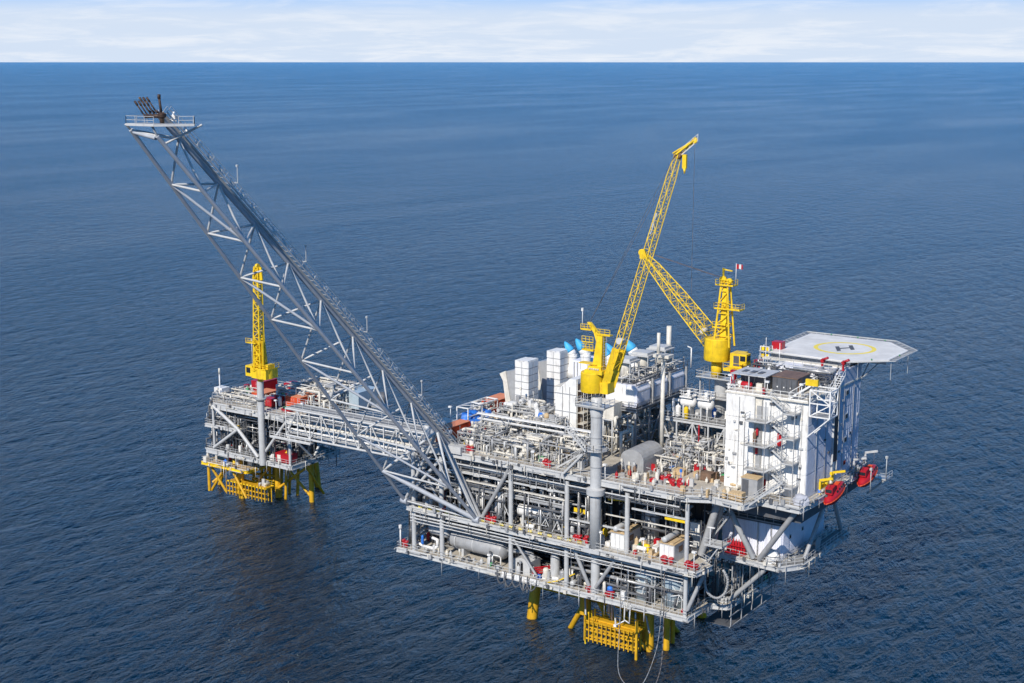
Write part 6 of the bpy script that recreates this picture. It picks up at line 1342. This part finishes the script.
t = thing('sea_hose', 'dark hose hanging straight beside the pale looped hose', 'hose', (-5.4, -1, 0)); MB().path(smooth([(-3.8, -.9, 20), (-3.7, -1.0, 10), (-3.6, -1.6, 4), (-3.9, -2.6, .9), (-4.2, -3.6, -.3)]), .08, 8).build('hose', 'rope', t)
t = thing('hanging_hoses', 'dark looped hoses hanging under the lower deck edge above the left leg', 'hoses', (-33, 0, 11))
for k in range(5):
    x = -37.2 + k * 1.6; MB().path(smooth([(x, -.3, 12.6), (x + .2, -.5, 11), (x + .9, -.6, 10.3 - .3 * (k % 2)), (x + 1.7, -.5, 11), (x + 2.0, -.3, 12.4)], 4), .13, 6).build('hose', 'dark', t)
t = thing('large_hose_loop', 'thick grey hose looping round beside the right end of the lower deck', 'hose', (2.4, 5, 15))
MB().path(smooth([(1.2, 3.6, 20), (1.1, 3.8, 17), (1.6, 4.2, 15.2), (2.8, 5, 14.4), (3.9, 5.6, 15.4), (4.2, 5.8, 17.6), (3.4, 5.6, 19.2)], 5), .22, 8).build('hose', 'grey', t)
for lb, x, z in (('bracket arm with floodlight under the lower deck front', -11.4, 9.0),):
    t = thing('bracket_light', lb, 'light', (x, 0, z)); MB().path([(x, -.2, 12), (x, -.4, 9.0), (x - 1.4, -.5, 8.0)], .12, 6).build('arm', 'white', t); MB().box(x - 1.8, x - 1.3, -.8, -.3, 7.7, 8.1).build('lamp', 'white', t); MB().path([(x + 1.0, -.2, 12), (x + 1.0, -.4, 8.8), (x, -.4, 9.2)], .1, 6).build('brace', 'white', t)
t = thing('beacon_post', 'white navigation light post at the left tip of the lower deck', 'light post', (-59.6, .4, ZL)); MB().tube((-59.5, .4, ZL), (-59.5, .4, 15.6), .14, 8).build('post', 'white', t); MB().lathe((-59.5, .4, 15.6), (0, 0, 1), [(.25, 0), (.3, .2), (.3, .7), (.1, .8)], 10).build('lantern', 'white', t)
# floodlight poles
def pole(label, x, y, z, h=3.2):
    t = thing('floodlight_pole', label, 'floodlight', (x, y, z), 'white floodlight poles'); MB().tube((x, y, z), (x, y, z + h), .07, 6).build('pole', 'white', t)
    MB().box(x - .3, x + .35, y - .35, y + .1, z + h, z + h + .28).build('lamp_head', 'white', t)
for a in (('floodlight pole on the left edge of the main deck beside the white container', -57, 9, ZT, 3.4), ('floodlight pole behind the white container near the tarpaulin frame', -56.9, 12.6, ZT, 4.2), ('floodlight pole on the edge of the main deck near the front crane stair', -30, .2, ZT, 2.6),
          ('floodlight pole on the main deck edge right of the crane pedestal', -15.8, .2, ZT, 2.6), ('floodlight pole at the right corner of the middle deck', 1.6, -1.2, ZM, 3.2), ('floodlight pole at the middle deck edge between the two roofed cabins', -8.2, -.1, ZM, 3.2),
          ('floodlight pole at the middle deck edge left of the left roofed cabin', -16.3, -.1, ZM, 2.8), ('floodlight pole on the lower deck edge before the grey vessel', -39.2, .2, ZL, 2.6), ('floodlight pole on the back edge of the main deck behind the stacks', -44, 43.6, ZT, 4.0),
          ('floodlight pole on the roof edge at the left corner of the quarters', 2.0, 9.2, 48.2, 2.4), ('floodlight pole at the middle of the quarters roof front edge', 8.6, 8.8, 48.2, 2.2), ('floodlight pole on the quarters roof beside the stair frame', 14.2, 9.2, 48.2, 2.4), ('floodlight pole on the wellhead deck front beside the crane', -119, 30.3, 22.8, 3.0), ('floodlight pole on the wellhead deck near the bridge', -111, 30.3, 22.8, 3.4)):
    pole(*a)
# aerials on the quarters roof
for k, (x, y, h, lb) in enumerate(((2.2, 22.0, 4.6, 'tallest thin whip aerial near the crimson locker on the quarters roof'), (3.6, 24.5, 3.4, 'short whip aerial left of the helideck corner'))):
    t = thing('aerial', lb, 'aerial', (x, y, 48.2)); MB().tube((x, y, 48.2), (x, y, 50.2 + h), .05, 6).build('whip', 'white', t); MB().box(x - .2, x + .2, y - .2, y + .2, 48.2, 48.7).build('base', 'white', t)
t = thing('wind_frame', 'small yellow and white equipment frame at the left of the helideck', 'equipment frame', (0, 27, 49)); 
for x in (-.6, 1.0):
    for y in (26.0, 27.4): beam(t, 'post', (x, y, 48.2), (x, y, 52.4), .12, .12, 'white')
for z in (51.0, 52.2): MB().box(-.4, .1, 26, 26.4, z - .5, z + .1).box(.4, .9, 26, 26.4, z - .5, z + .1).build('yellow_box', 'yellow', t)
beam(t, 'rail', (-.6, 26, 52.4), (1, 26, 52.4), .1, .1, 'white')
